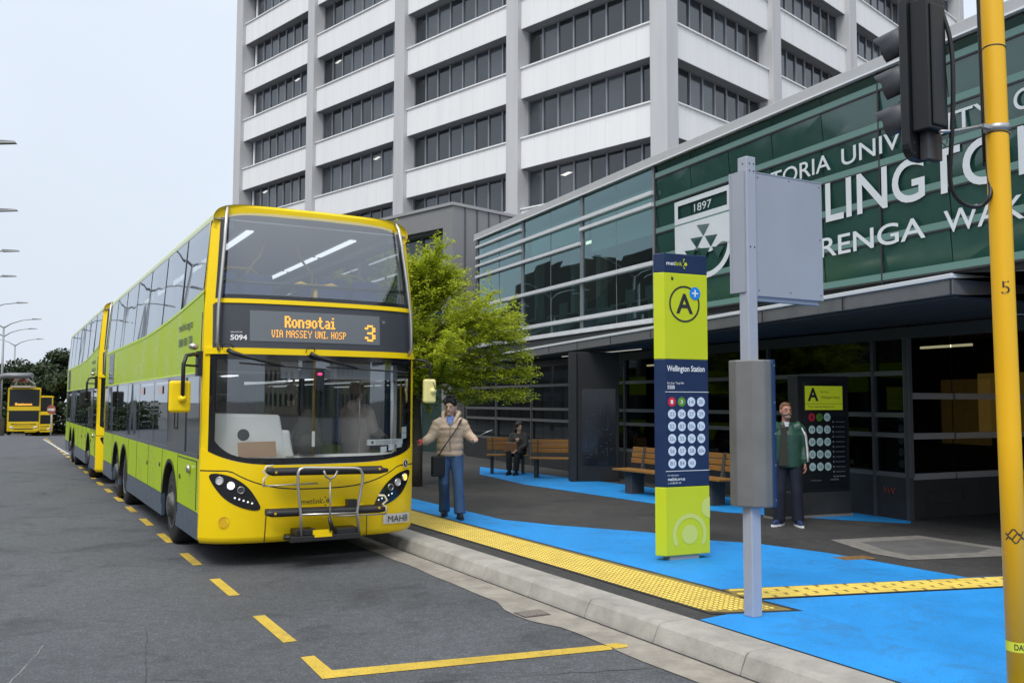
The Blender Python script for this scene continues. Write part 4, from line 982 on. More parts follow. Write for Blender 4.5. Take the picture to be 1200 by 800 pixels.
    q = MB(); q.box(-.37, -.14, -.13, -.05, 1.73, 2.08); q.build('mirror_housing', M_by, ma, bevel=.035, seg=4)
    q = MB(); q.lathe([(.045, 0), (.04, .04), (.0, .055)], (-.235, -.135, 1.88), (0, -1, 0), 16, capit=False); q.build('mirror_joint', M_by, ma)
    q = MB(); q.ell((-.10, .02, 2.47), (.055, .055, .04)); q.build('camera_pod', M_sil, ma)
    q = MB(); q.tube([(-.02, .02, 2.40), (-.012, .02, 2.86)], .005, 6); q.build('aerial', M_blk, ma)
    q = MB(); q.tube([(BW-.02, -.02, 2.38), (BW+.10, -.10, 2.375), (BW+.18, -.13, 2.33), (BW+.185, -.13, 2.14)], .015, 8); q.tube([(BW-.02, -.02, 2.28), (BW+.17, -.12, 2.30)], .010, 6); mb_ = q.build('mirror_arm', M_blk, root)
    q = MB(); q.box(BW+.09, BW+.255, -.17, -.09, 1.84, 2.14); q.build('mirror_housing', M_cream, mb_, bevel=.03, seg=4)
    q = MB(); q.lathe([(.042, 0), (.035, .03), (.0, .045)], (BW+.205, -.17, 1.99), (0, -1, 0), 14, capit=False); q.build('mirror_joint', M_cream, mb_)
    q = MB(); q.tube([(BW+.22, -.2, 1.99), (BW+.21, -.21, 2.05), (BW+.19, -.2, 2.10)], .006, 6); q.build('mirror_clamp', M_blk, mb_)
    # ---- wheels
    for side in (0, 1):
        x = .045 if side == 0 else BW-.045
        wheel(root, x, 2.1, side); wheel(root, x, 7.26, side, True); wheel(root, x, 8.55, side)
    # ---- inside
    q = MB(); q.box(.06, BW-.06, .1, BL-.15, .34, .38); q.box(.06, BW-.06, .06, BL-.15, 2.20, 2.30); q.box(.62, BW-.62, .5, BL-.3, .28, .34); q.build('floor', M_floor, root)
    q = MB(); q.box(.06, BW-.06, .02, BL-.15, 2.185, 2.199); q.box(.10, BW-.10, .03, BL-.15, 3.945, 3.96); q.box(.10, .32, .1, BL-.15, 3.86, 3.944); q.box(BW-.32, BW-.10, .1, BL-.15, 3.86, 3.944); q.build('ceiling', M_liner, root)
    q = MB(); q.box(.08, BW-.08, -.12, .06, 2.46, 2.95); q.box(.08, BW-.08, .0, .30, 2.20, 2.46); q.build('front_bulkhead', mat('inner_bulkhead', (.09, .095, .10), .6), root)
    q = MB()
    for x in (.62, BW-.62):
        for y in (.55, 2.2, 3.85, 5.5, 7.15, 8.8): q.box(x-.042, x+.042, y, y+1.5, 3.925, 3.943)
    q.build('interior_light', M_tube, root)
    q = MB(); q.box(.5, .62, 1.0, 9, 2.17, 2.184); q.box(1.9, 2.02, 1.0, 9, 2.17, 2.184); q.build('interior_light', M_tube, root)
    q = MB()
    for y in frange(.12, BL-.4, 7):
        for x in (.08, BW-.14): q.box(x, x+.06, y, y+.09, 2.95, 3.93)
    q.build('pillar', mat('pillar_liner', (.42, .43, .43), .6), root)
    for i, y in enumerate((.38, 1.35, 2.4, 3.35, 4.2, 5.05, 5.9, 6.75, 7.6)):
        q = MB()
        for x in (.14, .60, 1.56, 2.02):
            q.box(x, x+.42, y, y+.42, 2.70, 2.80); q.hexa([(x, y+.40, 2.75), (x+.42, y+.40, 2.75), (x+.42, y+.47, 2.75), (x, y+.47, 2.75), (x+.03, y+.47, 3.46), (x+.39, y+.47, 3.46), (x+.39, y+.55, 3.46), (x+.03, y+.55, 3.46)])
        st_ = q.build('seat_row', M_seat, root, bevel=.05 if i < 3 else 0, seg=3)
        if i < 4:
            q = MB()
            for x in (.40, .86): pass
            for xa, xb in ((.33, .82), (1.76, 2.24)):
                q.tube([(xa, y+.50, 3.44), (xa+.10, y+.50, 3.52), (xb-.10, y+.50, 3.52), (xb, y+.50, 3.44)], .016, 6)
            q.build('seat_grip', M_grip, st_)
    q = MB(); q.tube([(.10, .02, 3.235), (BW-.10, .02, 3.235)], .022, 8); q.build('front_rail', M_blk, root)
    q = MB(); q.tube([(1.30, .05, 2.95), (1.30, .05, 3.22)], .03, 8); q.tube([(1.02, .05, 3.235), (1.12, .05, 3.26), (1.2, .05, 3.24), (1.4, .05, 3.24), (1.50, .05, 3.26), (1.60, .05, 3.235)], [.02, .036, .026, .026, .036, .02], 8)
    q.tube([(.12, .03, 3.235), (.22, .03, 3.25)], .03, 8); q.tube([(BW-.3, .03, 3.235), (BW-.12, .03, 3.225)], .025, 8); q.build('grab_handle', M_grip, root)
    for x, y, l in ((.75, 1.2, .1), (.95, 2.8, .12), (1.6, 1.2, -.1), (1.55, 3.6, -.1), (.8, 4.6, .1), (1.7, 6, -.1)):
        q = MB(); q.tube([(x+l*2.2, y, 3.94), (x+l*1.6, y, 3.75), (x, y, 3.55), (x, y, 2.3)], .017, 7); q.build('grab_pole', M_grip, root)
    # dashboard and driver's cab (lower deck)
    q = MB()
    q.hexa([(.10, .0, .95), (1.0, -.10, .95), (1.0, .45, .95), (.10, .45, .95), (.10, .10, 1.72), (.88, -.02, 1.70), (.88, .40, 1.70), (.10, .42, 1.72)])
    q.hexa([(.10, -.10, .9), (2.45, -.10, .9), (2.45, .12, .9), (.10, .12, .9), (.10, -.05, 1.225), (2.45, -.05, 1.225), (2.45, .12, 1.225), (.10, .12, 1.225)])
    q.hexa([(.88, -.06, 1.2), (1.05, -.08, 1.2), (1.05, .4, 1.2), (.88, .4, 1.2), (.88, -.03, 1.52), (1.0, -.03, 1.52), (1.0, .4, 1.52), (.88, .4, 1.52)])
    q.build('dashboard', M_wliner, root, bevel=.03, seg=3)
    q = MB(); q.disc((.44, -.12, 1.475), (.0, -1, .15), .068, 24); q.ring((.44, -.125, 1.475), (0, -1, .15), .045, .052, 24); q.build('dash_badge', M_blk, root)
    q = MB(); q.ring((.46, .38, 1.78), (0, -.55, .85), .19, .23, 28); q.build('steering_wheel', M_blk, root)
    q = MB(); q.box(.25, .75, .85, 1.3, .9, 1.05); q.box(.26, .74, 1.22, 1.36, 1.0, 1.95); q.build('driver_seat', M_blk, root, bevel=.05)
    q = MB(); q.box(.10, .95, 1.45, 1.50, .38, 2.18); q.box(.95, 1.0, .5, 1.5, .38, 1.3); q.build('cab_partition', mat('partition_dark', (.035, .037, .04), .3), root)
    q = MB(); q.tube([(1.28, .55, .38), (1.28, .55, 2.19)], .02, 8); q.tube([(1.72, 2.4, .38), (1.72, 2.4, 2.19)], .018, 8); q.tube([(1.45, 2.2, .95), (1.9, 2.2, .95)], .018, 8); q.build('grab_pole', M_grip, root)
    q = MB(); q.tube([(2.28, -.02, 1.3), (2.28, -.02, 2.19)], .022, 8); q.tube([(2.36, .1, .9), (2.36, .1, 2.19)], .03, 8); q.build('door_post', mat('door_post_white', (.62, .63, .64), .5), root)
    q = MB(); q.tube([(1.88, .05, 1.23), (1.88, .05, 2.12)], .009, 6); q.tube([(1.88, .05, 2.1), (2.35, .05, 2.1)], .009, 6); q.build('glass_screen_edge', M_sil, root)
    q = MB(); q.box(1.20, 1.33, -.29, -.23, 1.97, 2.22); mo = q.build('ticket_reader', M_blk, root, bevel=.03)
    q = MB(); q.ell((1.265, -.292, 2.175), (.028, .012, .015)); q.build('red_lamp', mat('red_lit', (1, .02, .12), .4, emit=(1, .03, .15), estr=2.2), mo)
    q = MB(); q.box(1.12, 1.17, .0, .05, 1.55, 2.18); q.build('sun_blind_rail', M_blk, root)
    q = MB(); fgrid(q, 2.12, 2.31, .82, 2.42, -.14, 1); q.build('sun_visor', mat('visor_grey', (.30, .32, .34), .5), root)
    q = MB(); q.poly([(.42, -.19, 2.04), (.88, -.28, 2.07), (.93, -.29, 2.13), (.86, -.28, 2.085), (.42, -.19, 2.075)]); q.build('paper_slip', M_wliner, root)
    q = MB(); fgrid(q, 1.335, 1.405, 1.85, 2.36, -.008, 1); nt1 = q.build('notice', mat('notice_white', (.66, .68, .68), .6), root)
    q = MB(); q.text('Please have your card ready', (1.97, 0, 1.375), (1, 0, 0), .014, width=.3, fn=on(-.004)); q.text('or cash fare for the driver', (1.97, 0, 1.35), (1, 0, 0), .014, width=.28, fn=on(-.004)); q.disc(F(1.92, 1.37, -.004), (0, -1, 0), .016, 12); q.build('notice_text', M_blk, nt1)
    q = MB()
    for x, z in ((2.03, 1.245), (2.14, 1.265), (2.26, 1.295), (2.34, 1.40), (2.34, 1.475)): q.poly([F(x, z, -.006), F(x+.085, z+.006, -.006), F(x+.085, z+.075, -.006), F(x, z+.07, -.006)])
    q.build('sticker', mat('sticker_white', (.72, .74, .76), .5), root)
    for y in (3.0, 3.9, 4.8, 5.7, 6.6, 7.5, 8.4):
        q = MB()
        for x in (.14, .60, 1.56, 2.02): q.box(x, x+.42, y, y+.42, .80, .90); q.box(x+.02, x+.40, y+.42, y+.50, .8, 1.50)
        q.build('seat_row', M_seat, root)
    # folding door on the kerb side is part of the right-hand window band; step light strip
    q = MB(); q.box(BW-.01, BW+.006, .75, .78, .34, 2.16); q.box(BW-.01, BW+.006, 1.35, 1.38, .34, 2.16); q.build('door_edge', M_blk, root)

OB = Vector((-3.4877, 10.2488, 0))
b1 = empty('double_decker_bus', OB, RZ, 'nearest yellow and lime double-decker bus, showing Rongotai 3, with bicycle rack on its nose', 'bus', 'double-decker buses parked along the kerb')
bus(b1)
b2 = copy_tree(b1, None, skip=('bicycle_rack',)); b2.location = OB+Vector((AX, AY, 0))*11.85+Vector((NX, NY, 0))*(-.08)
tag(b2, 'lime double-decker bus parked nose to tail behind the front bus', 'bus', 'double-decker buses parked along the kerb')
for ch in b2.children:
    if ch.name.startswith('mirror_arm'):
        for g_ in ch.children:
            if g_.name.startswith('mirror_housing') or g_.name.startswith('mirror_joint'):
                g_.data = g_.data.copy(); g_.data.materials[0] = M_blk

# things standing on the dash inside the nearest bus
def busloc(x, y, z): return OB+Vector((NX, NY, 0))*x+Vector((AX, AY, 0))*y+Vector((0, 0, z))
bp_ = empty('backpack', busloc(1.20, -.06, 1.23), RZ, 'dark olive backpack standing on the dashboard behind the bus windscreen', 'backpack')
M_oliv = mat('olive_cloth', (.035, .036, .026), .85, noise=.4, nscale=30)
b = MB(); b.ell((0, 0, .24), (.165, .11, .30), 16, 12, fn=lambda d, p: Vector((p.x*(1.0-.25*max(0, d.z)), p.y, max(p.z, -.235)))); b.build('sack', M_oliv, bp_)
b = MB(); b.ell((0, -.07, .14), (.125, .06, .14), 14, 10, fn=lambda d, p: Vector((p.x, p.y, max(p.z, -.12)))); b.build('front_pocket', mat('olive_cloth_light', (.05, .05, .036), .85), bp_)
b = MB(); b.tube([(-.14, 0, .35), (-.2, -.03, .2), (-.16, -.02, .03)], .014, 6); b.tube([(-.03, 0, .54), (0, -.01, .58), (.03, 0, .54)], .01, 6); b.build('strap', M_blk, bp_)
b = MB(); b.box(.01, .045, -.142, -.136, .10, .28); b.build('label', M_wliner, bp_)
cb = MB(); cb.hexa([(-.22, 0, 0), (.2, 0, 0), (.2, .02, 0), (-.22, .02, 0), (-.23, .05, .165), (.19, .05, .175), (.19, .07, .175), (-.23, .07, .165)])
co = cb.build('cardboard_sheet', mat('cardboard', (.42, .26, .15), .85, noise=.1, nscale=8), None, loc=busloc(.60, -.20, 1.225), rz=RZ-.1)
tag(co, 'plain brown cardboard sheet leaning on the white dashboard inside the bus windscreen', 'cardboard')
# ------------------------------------------------------------------ route information pylon
M_plime = mat('pylon_lime', (.56, .64, .015), .38, noise=.03, nscale=2)
M_pnavy = mat('pylon_navy', (.008, .026, .085), .35, noise=.1, nscale=2)
M_wht = mat('print_white', (.80, .82, .84), .5)
M_pale = mat('pylon_pale_pattern', (.60, .67, .16), .4)
M_ink = mat('print_black', (.02, .025, .03), .5)
M_azure = mat('badge_azure', (.01, .24, .74), .4)
py = empty('bus_stop_pylon', (1.67, 9.92, .152), R(24.5), 'lime and navy bus stop pylon lettered A with numbered route circles, standing on blue paint', 'bus stop sign')
PW = .575
sec = [(0, 0), (PW, 0), (PW, .17), (.0, .17), (-.085, .085)]
def pyl(z0, z1, mm, nm, top=None):
    b = MB()
    if top is None: b.prism(sec, lambda x, y: (x, y, z0), lambda x, y: (x, y, z1))
    else: b.prism(sec, lambda x, y: (x, y, z0), lambda x, y: (x, y, z1+(top if x >= 0 else 0)))
    return b.build(nm, mm, py, bevel=.006)
b = MB(); b.box(.06, .44, .02, .15, 0, .05); b.build('base', mat('pylon_base', (.3, .3, .3), .6), py)
lo = pyl(.05, .785, M_plime, 'lower_panel'); mid = pyl(.787, 2.175, M_pnavy, 'route_panel'); up = pyl(2.177, 3.13, M_plime, 'stop_panel'); hd = pyl(3.132, 3.335, M_pnavy, 'header', .012)
def Q(x, z, o=.003): return Vector((x, -o, z))
b = MB(); b.text('met', Q(.03, 3.215), (1, 0, 0), .045, width=.115, bold=.01); b.build('logo_text', M_wht, hd)
b = MB(); b.text('link', Q(.148, 3.215), (1, 0, 0), .045, width=.09, bold=.01); b.disc(Q(.285, 3.235), (0, -1, 0), .020)
for x, z, r in ((.262, 3.285, .010), (.268, 3.19, .009), (.255, 3.262, .007), (.258, 3.21, .007)): b.disc(Q(x, z), (0, -1, 0), r, 10)
b.build('logo_mark', M_plime, hd)
b = MB(); b.ring(Q(.265, 2.79), (0, -1, 0), .183, .203, 48); b.build('circle', M_ink, up)
b = MB(); b.text('A', Q(.265, 2.69, .0035), (1, 0, 0), .215, bold=.02, align='c'); b.build('letter', M_ink, up)
b = MB(); b.disc(Q(.405, 2.915, .005), (0, -1, 0), .072, 28); bd = b.build('badge', M_azure, up)
b = MB(); b.box(.365, .445, -.008, -.0065, 2.907, 2.923); b.box(.397, .413, -.0085, -.007, 2.875, 2.955); b.build('plus', M_wht, bd)
b = MB(); b.disc(Q(.105, 3.065), (0, -1, 0), .017, 12); b.disc(Q(.10, 3.09), (0, -1, 0), .006, 8); b.build('lock', M_ink, up)
b = MB(); b.text('Wellington Station', Q(.025, 2.045), (1, 0, 0), .062, width=.50, bold=.018); b.text('Bus Stop / Tunga Pahi', Q(.03, 1.905), (1, 0, 0), .022, width=.215); b.text('5500', Q(.03, 1.85), (1, 0, 0), .04, width=.095, bold=.02)
b.text('For information', Q(.025, .905), (1, 0, 0), .018, width=.14); b.text('metlink.org.nz', Q(.025, .855), (1, 0, 0), .034, width=.225, bold=.015); b.text('or call 0800 801 700', Q(.025, .82), (1, 0, 0), .018, width=.17)
b.box(.0, PW, -.0035, -.002, 1.815, 1.821); b.box(.0, PW, -.0035, -.002, .955, .961); b.build('panel_text', M_wht, mid)
routes = [['1', '3', '14', '20'], ['23', '24', '27', '29'], ['52', '83', '30x', '31x'], ['32x', '35', '36', '38x'], ['56', '57', '58', '60e'], ['81', '84', 'HX']]
M_rr, M_rg, M_rw = mat('route_red', (.62, .015, .045), .5), mat('route_green', (.10, .28, .03), .5), mat('route_pale', (.62, .72, .84), .5)
for r, row in enumerate(routes):
    for c, tx in enumerate(row):
        x, z = .085+.1285*c, 1.71-.134*r
        b = MB(); b.disc(Q(x, z, .003), (0, -1, 0), .052, 26); ds = b.build('route_disc', M_rr if tx == '1' else M_rg if tx == '3' else M_rw, mid)
        b = MB(); b.text(tx, Q(x, z-.021, .0045), (1, 0, 0), .042, width=min(.072, .03*len(tx)), align='c', bold=.012 if tx in '13' else .0)
        b.build('route_number', M_wht if tx in ('1', '3') else mat('route_ink', (.16, .2, .28), .5), ds)
b = MB(); b.ring(Q(.305, .27), (0, -1, 0), .175, .225, 40, a0=-35, a1=215); b.disc(Q(.305, .27), (0, -1, 0), .105, 30)
cx, cz, rr = PW, .55, .115
b.poly([Q(cx-rr*math.sin(math.pi*k/16), cz+rr*math.cos(math.pi*k/16)) for k in range(17)]); b.build('circle_pattern', M_pale, lo)

# ------------------------------------------------------------------ galvanised sign post with timetable case
M_pgrey = mat('painted_post_grey', (.40, .43, .50), .5, metal=.15, noise=.06, nscale=3, bump=.05)
M_plate = mat('sign_back_grey', (.38, .41, .47), .45, metal=.2, noise=.05, nscale=2)
M_case = mat('case_grey', (.19, .19, .185), .5, metal=.35, noise=.14, nscale=3)
po = empty('sign_post', (1.935, 7.40, .152), RZ, 'grey square sign post seen from behind, carrying a blank plate and timetable case', 'sign post')
b = MB(); b.box(-.052, .052, -.052, .052, 0, 3.72); b.build('post', M_pgrey, po, bevel=.008)
b = MB()
for z in (3.66, 3.60, 2.97): 
    for x in (-.02, .025): b.lathe([(.006, 0), (.006, .004)], (x, -.052, z), (0, -1, 0), 8)
    b.lathe([(.006, 0), (.006, .004)], (-.052, -.01, z), (-1, 0, 0), 8)
b.build('bolt', M_ink, po)
b = MB(); b.box(.054, .84, -.03, -.018, 2.575, 3.60); b.box(.054, .84, -.034, -.006, 3.596, 3.604); sg = b.build('sign_plate', M_plate, po)
b = MB(); b.box(-.066, -.054, -.03, .115, 2.60, 3.60); b.box(-.072, -.054, .115, .135, 2.60, 3.60); b.build('side_plate', M_plate, po)
b = MB(); b.box(.054, .79, -.016, .03, 2.535, 2.60); b.box(.054, .79, -.026, -.016, 2.535, 2.545); b.build('plate_channel', mat('channel_blue_grey', (.27, .32, .42), .45, metal=.3), po)
b = MB()
for x, z in ((.09, 3.56), (.45, 3.57), (.81, 3.56), (.81, 3.1), (.09, 2.62), (.45, 2.62), (.81, 2.62)): b.lathe([(.006, 0), (.005, .003)], (x, -.03, z), (0, -1, 0), 8)
b.build('rivet', M_ink, sg)
ck_ = R(-60)
def crot(x, y): return (x*math.cos(ck_)-y*math.sin(ck_), x*math.sin(ck_)+y*math.cos(ck_))
cs = [(-.165, .04), (-.165, -.03), (-.08, -.115), (.05, -.105), (.14, -.07), (.17, -.01), (.17, .04)]
b = MB(); b.prism([crot(*p) for p in cs], lambda x, y: (x, y, .87), lambda x, y: (x, y, 2.045)); ca = b.build('timetable_case', M_case, po, bevel=.012, seg=3)
b = MB(); b.prism([crot(*p) for p in ((-.17, .042), (.182, .042), (.182, .095), (-.17, .095))], lambda x, y: (x, y, .865), lambda x, y: (x, y, 2.05)); b.build('case_frame', mat('case_blue', (.02, .06, .16), .35), ca)
b = MB()
for z in (.92, 1.2, 1.45, 1.7, 2.0): b.lathe([(.007, 0), (.006, .004)], (*crot(.182, .065), z), (*crot(1, 0), 0), 8)
b.build('case_screw', M_sil, ca)

# ------------------------------------------------------------------ traffic signal on its yellow pole
M_pole = mat('signal_yellow', (.86, .47, .008), .42, noise=.07, nscale=5, streak=True)
M_sig = mat('signal_black', (.007, .008, .010), .4)
M_vis = mat('visor_grey_black', (.06, .065, .075), .5)
ts = empty('traffic_signal', (2.883, 5.27, .15), RZ, 'yellow traffic signal pole with black three lamp head seen from behind', 'traffic light')
def lean(z): return Vector((-.0135*z*NX, .0135*z*NY*0, z))
b = MB(); b.tube([lean(0), lean(1.5), lean(3), lean(4.6), lean(6)], .0625, 28); b.build('pole', M_pole, ts)
b = MB(); b.lathe([(.12, -.002), (.12, .02), (.075, .03)], (0, 0, 0), (0, 0, 1), 24); b.build('base_flange', M_pole, ts)
def wrap(o_ang, z0, rad=.0635):     # flat sticker coordinates -> round the pole
    def f(p):
        a = o_ang+p.x/rad; c = lean(p.z); return Vector((c.x+rad*math.cos(a), c.y+rad*math.sin(a), p.z))
    return f
CAM_A = math.atan2(-5.27, -2.883)-RZ     # direction from the pole to the footpath's edge where the marks face
b = MB(); b.text('5', (-.01, 0, 2.33), (1, 0, 0), .075, width=.045, bold=-.0, fn=wrap(CAM_A, 0)); b.build('pole_number', M_ink, ts)
for z in (3.785, 3.27):
    b = MB(); c = lean(z); b.lathe([(.0645, 0), (.067, .004), (.0645, .008)], (c.x, c.y, z), (.12, .05, 1), 24, capit=False); b.build('cable_tie', M_ink, ts)
b = MB(); b.tube([lean(z)+Vector((-.030, .062, 0)) for z in (3.1, 3.3, 3.6, 4.0, 4.6, 5.6)], .012, 6); b.build('cable', M_sig, ts)
c = lean(3.31); b = MB(); b.lathe([(.066, -.02), (.071, -.018), (.071, .018), (.066, .02)], (c.x, c.y, 3.31), (0, 0, 1), 24, capit=False); b.box(c.x+.06, c.x+.11, c.y-.012, c.y+.012, 3.295, 3.325); b.box(c.x-.14, c.x-.06, c.y-.012, c.y+.02, 3.298, 3.32); b.tube([(c.x-.13, c.y, 3.31), (-.30, .10, 3.285), (-.42, .10, 3.265)], .009, 6); b.build('clamp', mat('galvanised', (.42, .43, .44), .4, metal=.7), ts)
b = MB(); b.grid(lambda u, z: wrap(CAM_A, 0, .0632)(Vector((u, 0, z))), frange(-.14, .12, 14), [.305, .36]); tp = b.build('danger_tape', mat('tape_lime', (.62, .68, .05), .5), ts)
b = MB(); b.text('DANGER', (-.018, 0, .318), (1, 0, 0), .032, width=.135, bold=.02, fn=wrap(CAM_A, 0, .0640)); b.build('tape_text', M_ink, tp)
b = MB()
for k in range(3): b.tube([wrap(CAM_A, 0, .0645)(Vector((-.04+.012*q, 0, .93+.022*k+.018*math.sin(q*1.1+k*2)))) for q in range(9)], .0035, 4)
b.build('pole_scribble', M_ink, ts)
# head; local origin is the pole foot, x across the street frame, y down the street
hx, hy = -.43, .16
def rrect(x0, x1, z0, z1, r, n=5):
    P = []
    for cx_, cz_, a0 in ((x1-r, z0+r, -90), (x1-r, z1-r, 0), (x0+r, z1-r, 90), (x0+r, z0+r, 180)):
        for k in range(n+1): a = R(a0+90*k/n); P.append((cx_+r*math.cos(a), cz_+r*math.sin(a)))
    return P
b = MB(); b.prism(rrect(hx-.105, hx+.118, 3.12, 4.16, .09), lambda x, z: (x, hy+.06, z), lambda x, z: (x, hy+.115, z)); bb_ = b.build('backboard', M_sig, ts, bevel=.008)
b = MB(); b.prism([(hx-.075, hy+.06), (hx+.105, hy+.06), (hx+.095, hy-.05), (hx-.06, hy-.05)], lambda x, y: (x, y, 3.28), lambda x, y: (x, y, 4.06)); b.box(hx-.045, hx+.08, hy-.066, hy-.05, 3.30, 4.02); hs = b.build('housing', M_sig, ts, bevel=.01)
for i, (z, cc) in enumerate(((3.86, (.25, .02, .02)), (3.63, (.3, .15, .02)), (3.40, (.02, .22, .08)))):
    v = MB(); n = 20; L0 = .24
    bb = len(v.v)
    for k in range(n+1):
        a = R(-60+300*k/n); ll = L0*(.55+.45*max(0, math.sin(a)))
        dx, dz = .105*math.cos(a), .105*math.sin(a); v.v += [(hx+dx, hy+.11, z+dz), (hx+dx*.96, hy+.11+ll, z+dz*.96-.015)]
    for k in range(n): v.face((bb+2*k, bb+2*k+1, bb+2*k+3, bb+2*k+2), 0, True)
    vo = v.build('visor', M_vis, ts); sm = vo.modifiers.new('s', 'SOLIDIFY'); sm.thickness = .006
    v = MB(); v.disc((hx, hy+.118, z), (0, 1, 0), .10, 24); v.build('lens', mat('lens%d' % i, cc, .2), ts)
def smooth3(P, it=3):
    P = [Vector(p) for p in P]
    for _ in range(it): P = [P[0]]+[q for i in range(len(P)-1) for q in (P[i].lerp(P[i+1], .25), P[i].lerp(P[i+1], .75))]+[P[-1]]
    return P
b = MB(); b.tube(smooth3([(hx+.07, hy-.05, 4.0), (hx+.10, hy-.09, 3.8), (hx+.10, hy-.09, 3.5), (hx+.11, hy-.06, 3.2), (hx+.13, hy-.02, 2.97), (hx+.20, hy-.05, 2.86), (hx+.30, hy-.10, 2.84), (-.11, .0, 2.90), (-.075, .03, 3.0), (-.07, .05, 3.12)]), .013, 8); b.build('cable', M_sig, ts)
b = MB(); b.tube([(hx+.03, hy-.05, 3.22), (hx+.04, hy-.07, 3.18), (hx+.06, hy-.07, 3.22)], .006, 5); b.box(hx-.02, hx+.11, hy+.0, hy+.05, 3.12, 3.28)
for x, z in ((hx-.06, 3.22), (hx-.06, 3.16), (hx+.12, 3.16), (hx-.05, 3.28)): b.disc((x, hy+.058, z), (0, -1, 0), .008, 8)
b.build('fitting', mat('fitting_grey', (.08, .08, .085), .35, metal=.5), ts)
b = MB(); b.tube([lean(4.35), Vector((-.2, .1, 4.22)), Vector((hx, hy, 4.12))], .022, 8); b.build('bracket', mat('galvanised', (.42, .43, .44), .4, metal=.7), ts)

# ------------------------------------------------------------------ lit information boards
def kiosk(loc, rz, w, h, board, label, lit):
    k = empty('information_board', loc, rz, label, 'information board')
    M_fr = mat('kiosk_frame', (.016, .017, .018), .5, metal=.2, noise=.1, nscale=3)
    b = MB(); b.box(0, w, 0, .22, .38 if lit else 0, h); b.build('frame', M_fr, k, bevel=.01)
    x0, x1, z0, z1 = board
    b = MB(); b.box(x0, x1, -.012, -.001, z0, z1); f = b.build('board', mat('board_black', (.012, .014, .018), .15, coat=.2), k)
    if lit:
        b = MB(); b.box(-.45, w+.02, .01, .24, .035, .375); b.build('plinth', mat('kiosk_plinth', (.035, .035, .034), .6, noise=.15, nscale=3), k)
        b = MB(); b.box(-.45, w+.02, -.03, .26, 0, .033); b.build('foot', mat('foot_concrete', (.22, .21, .19), .8), k)
        O = lambda x, z, o=.014: Vector((x, -o, z))
        hw = x1-x0
        b = MB(); b.poly([O(x0+.04, z1-.42), O(x1-.06, z1-.42), O(x1-.06, z1-.06), O(x0+.04, z1-.06)]); hh = b.build('header', mat('board_lime', (.30, .36, .01), .4, emit=(.45, .55, .02), estr=.18), f)
        b = MB(); b.text('A', O(x0+.09, z1-.28, .016), (1, 0, 0), .19, bold=.03); b.text('Wellington Station', O(x0+.34, z1-.25, .016), (1, 0, 0), .042, width=.36); b.text('Bus Stop', O(x0+.34, z1-.16, .016), (1, 0, 0), .03, width=.14); b.text('Your nearest departures', O(x0+.09, z1-.385, .016), (1, 0, 0), .03, width=.5); b.box(x0+.04, x1-.06, -.0165, -.0155, z1-.33, z1-.325); b.build('header_text', M_ink, hh)
        rt = [['1', '3', 'HX'], ['14', '20', '23'], ['24', '27', '29'], ['52', '83', '30x'], ['32x', '35', '38x']]
        for r in range(5):
            for c in range(3):
                b = MB(); x, z = x0+.16+.145*c, z1-.53-.185*r; tx = rt[r][c]
                b.disc(O(x, z), (0, -1, 0), .062, 22); d = b.build('route_disc', M_rr if tx == '1' else M_rg if tx == '3' else mat('board_disc', (.28, .40, .42), .5, emit=(.4, .6, .6), estr=.10), f)
                b = MB(); b.text(tx, O(x, z-.025, .016), (1, 0, 0), .05, width=min(.08, .035*len(tx)), align='c'); b.build('route_number', M_ink, d)
        b = MB()
        for r in range(11):
            b.disc(O(x0+.56, z1-.60-.075*r), (0, -1, 0), .015, 8); b.box(x0+.60, x0+.78, -.015, -.013, z1-.605-.075*r, z1-.598-.075*r)
        for q in range(8): b.disc(O(x0+.56+.03*q, z1-1.42), (0, -1, 0), .011, 8)
        b.text('metlink', O(x1-.32, z0+.12), (1, 0, 0), .035, width=.16); b.text('metlink.org.nz', O(x0+.12, z0+.12), (1, 0, 0), .02, width=.2); b.build('board_text', mat('board_ink', (.25, .28, .3), .5), f)
    else:
        b = MB(); b.box(-.16, -.02, -.06, .26, 0, h); b.build('side_post', mat('side_post_grey', (.022, .023, .024), .5, metal=.2), k)
        O = lambda x, z, o=.014: Vector((x, -o, z))
        b = MB(); b.text('metlink', O(x0+.05, z1-.12), (1, 0, 0), .04, width=.28)
        rr = random.Random(4)
        for q in range(46):
            x = rr.uniform(x0+.05, x1-.12); z = rr.uniform(z0+.08, z1-.2)
            if rr.random() < .5: b.box(x, x+.05, -.014, -.013, z, z+.012)
            else: b.box(x, x+.008, -.014, -.013, z, min(z+.2, z1-.2))
        b.build('network_map', mat('map_blue', (.03, .05, .09), .4), f)
kiosk((4.27, 13.62, .15), R(22), .97, 2.11, (.09, .90, .42, 2.02), 'tall black lettered board with lime header A and pale route circles, behind the standing man', True)
kiosk((1.42, 19.8, .15), R(4), .92, 2.80, (.10, .84, .35, 2.0), 'dark unlit network map board in a grey frame, left of the lime pylon', False)

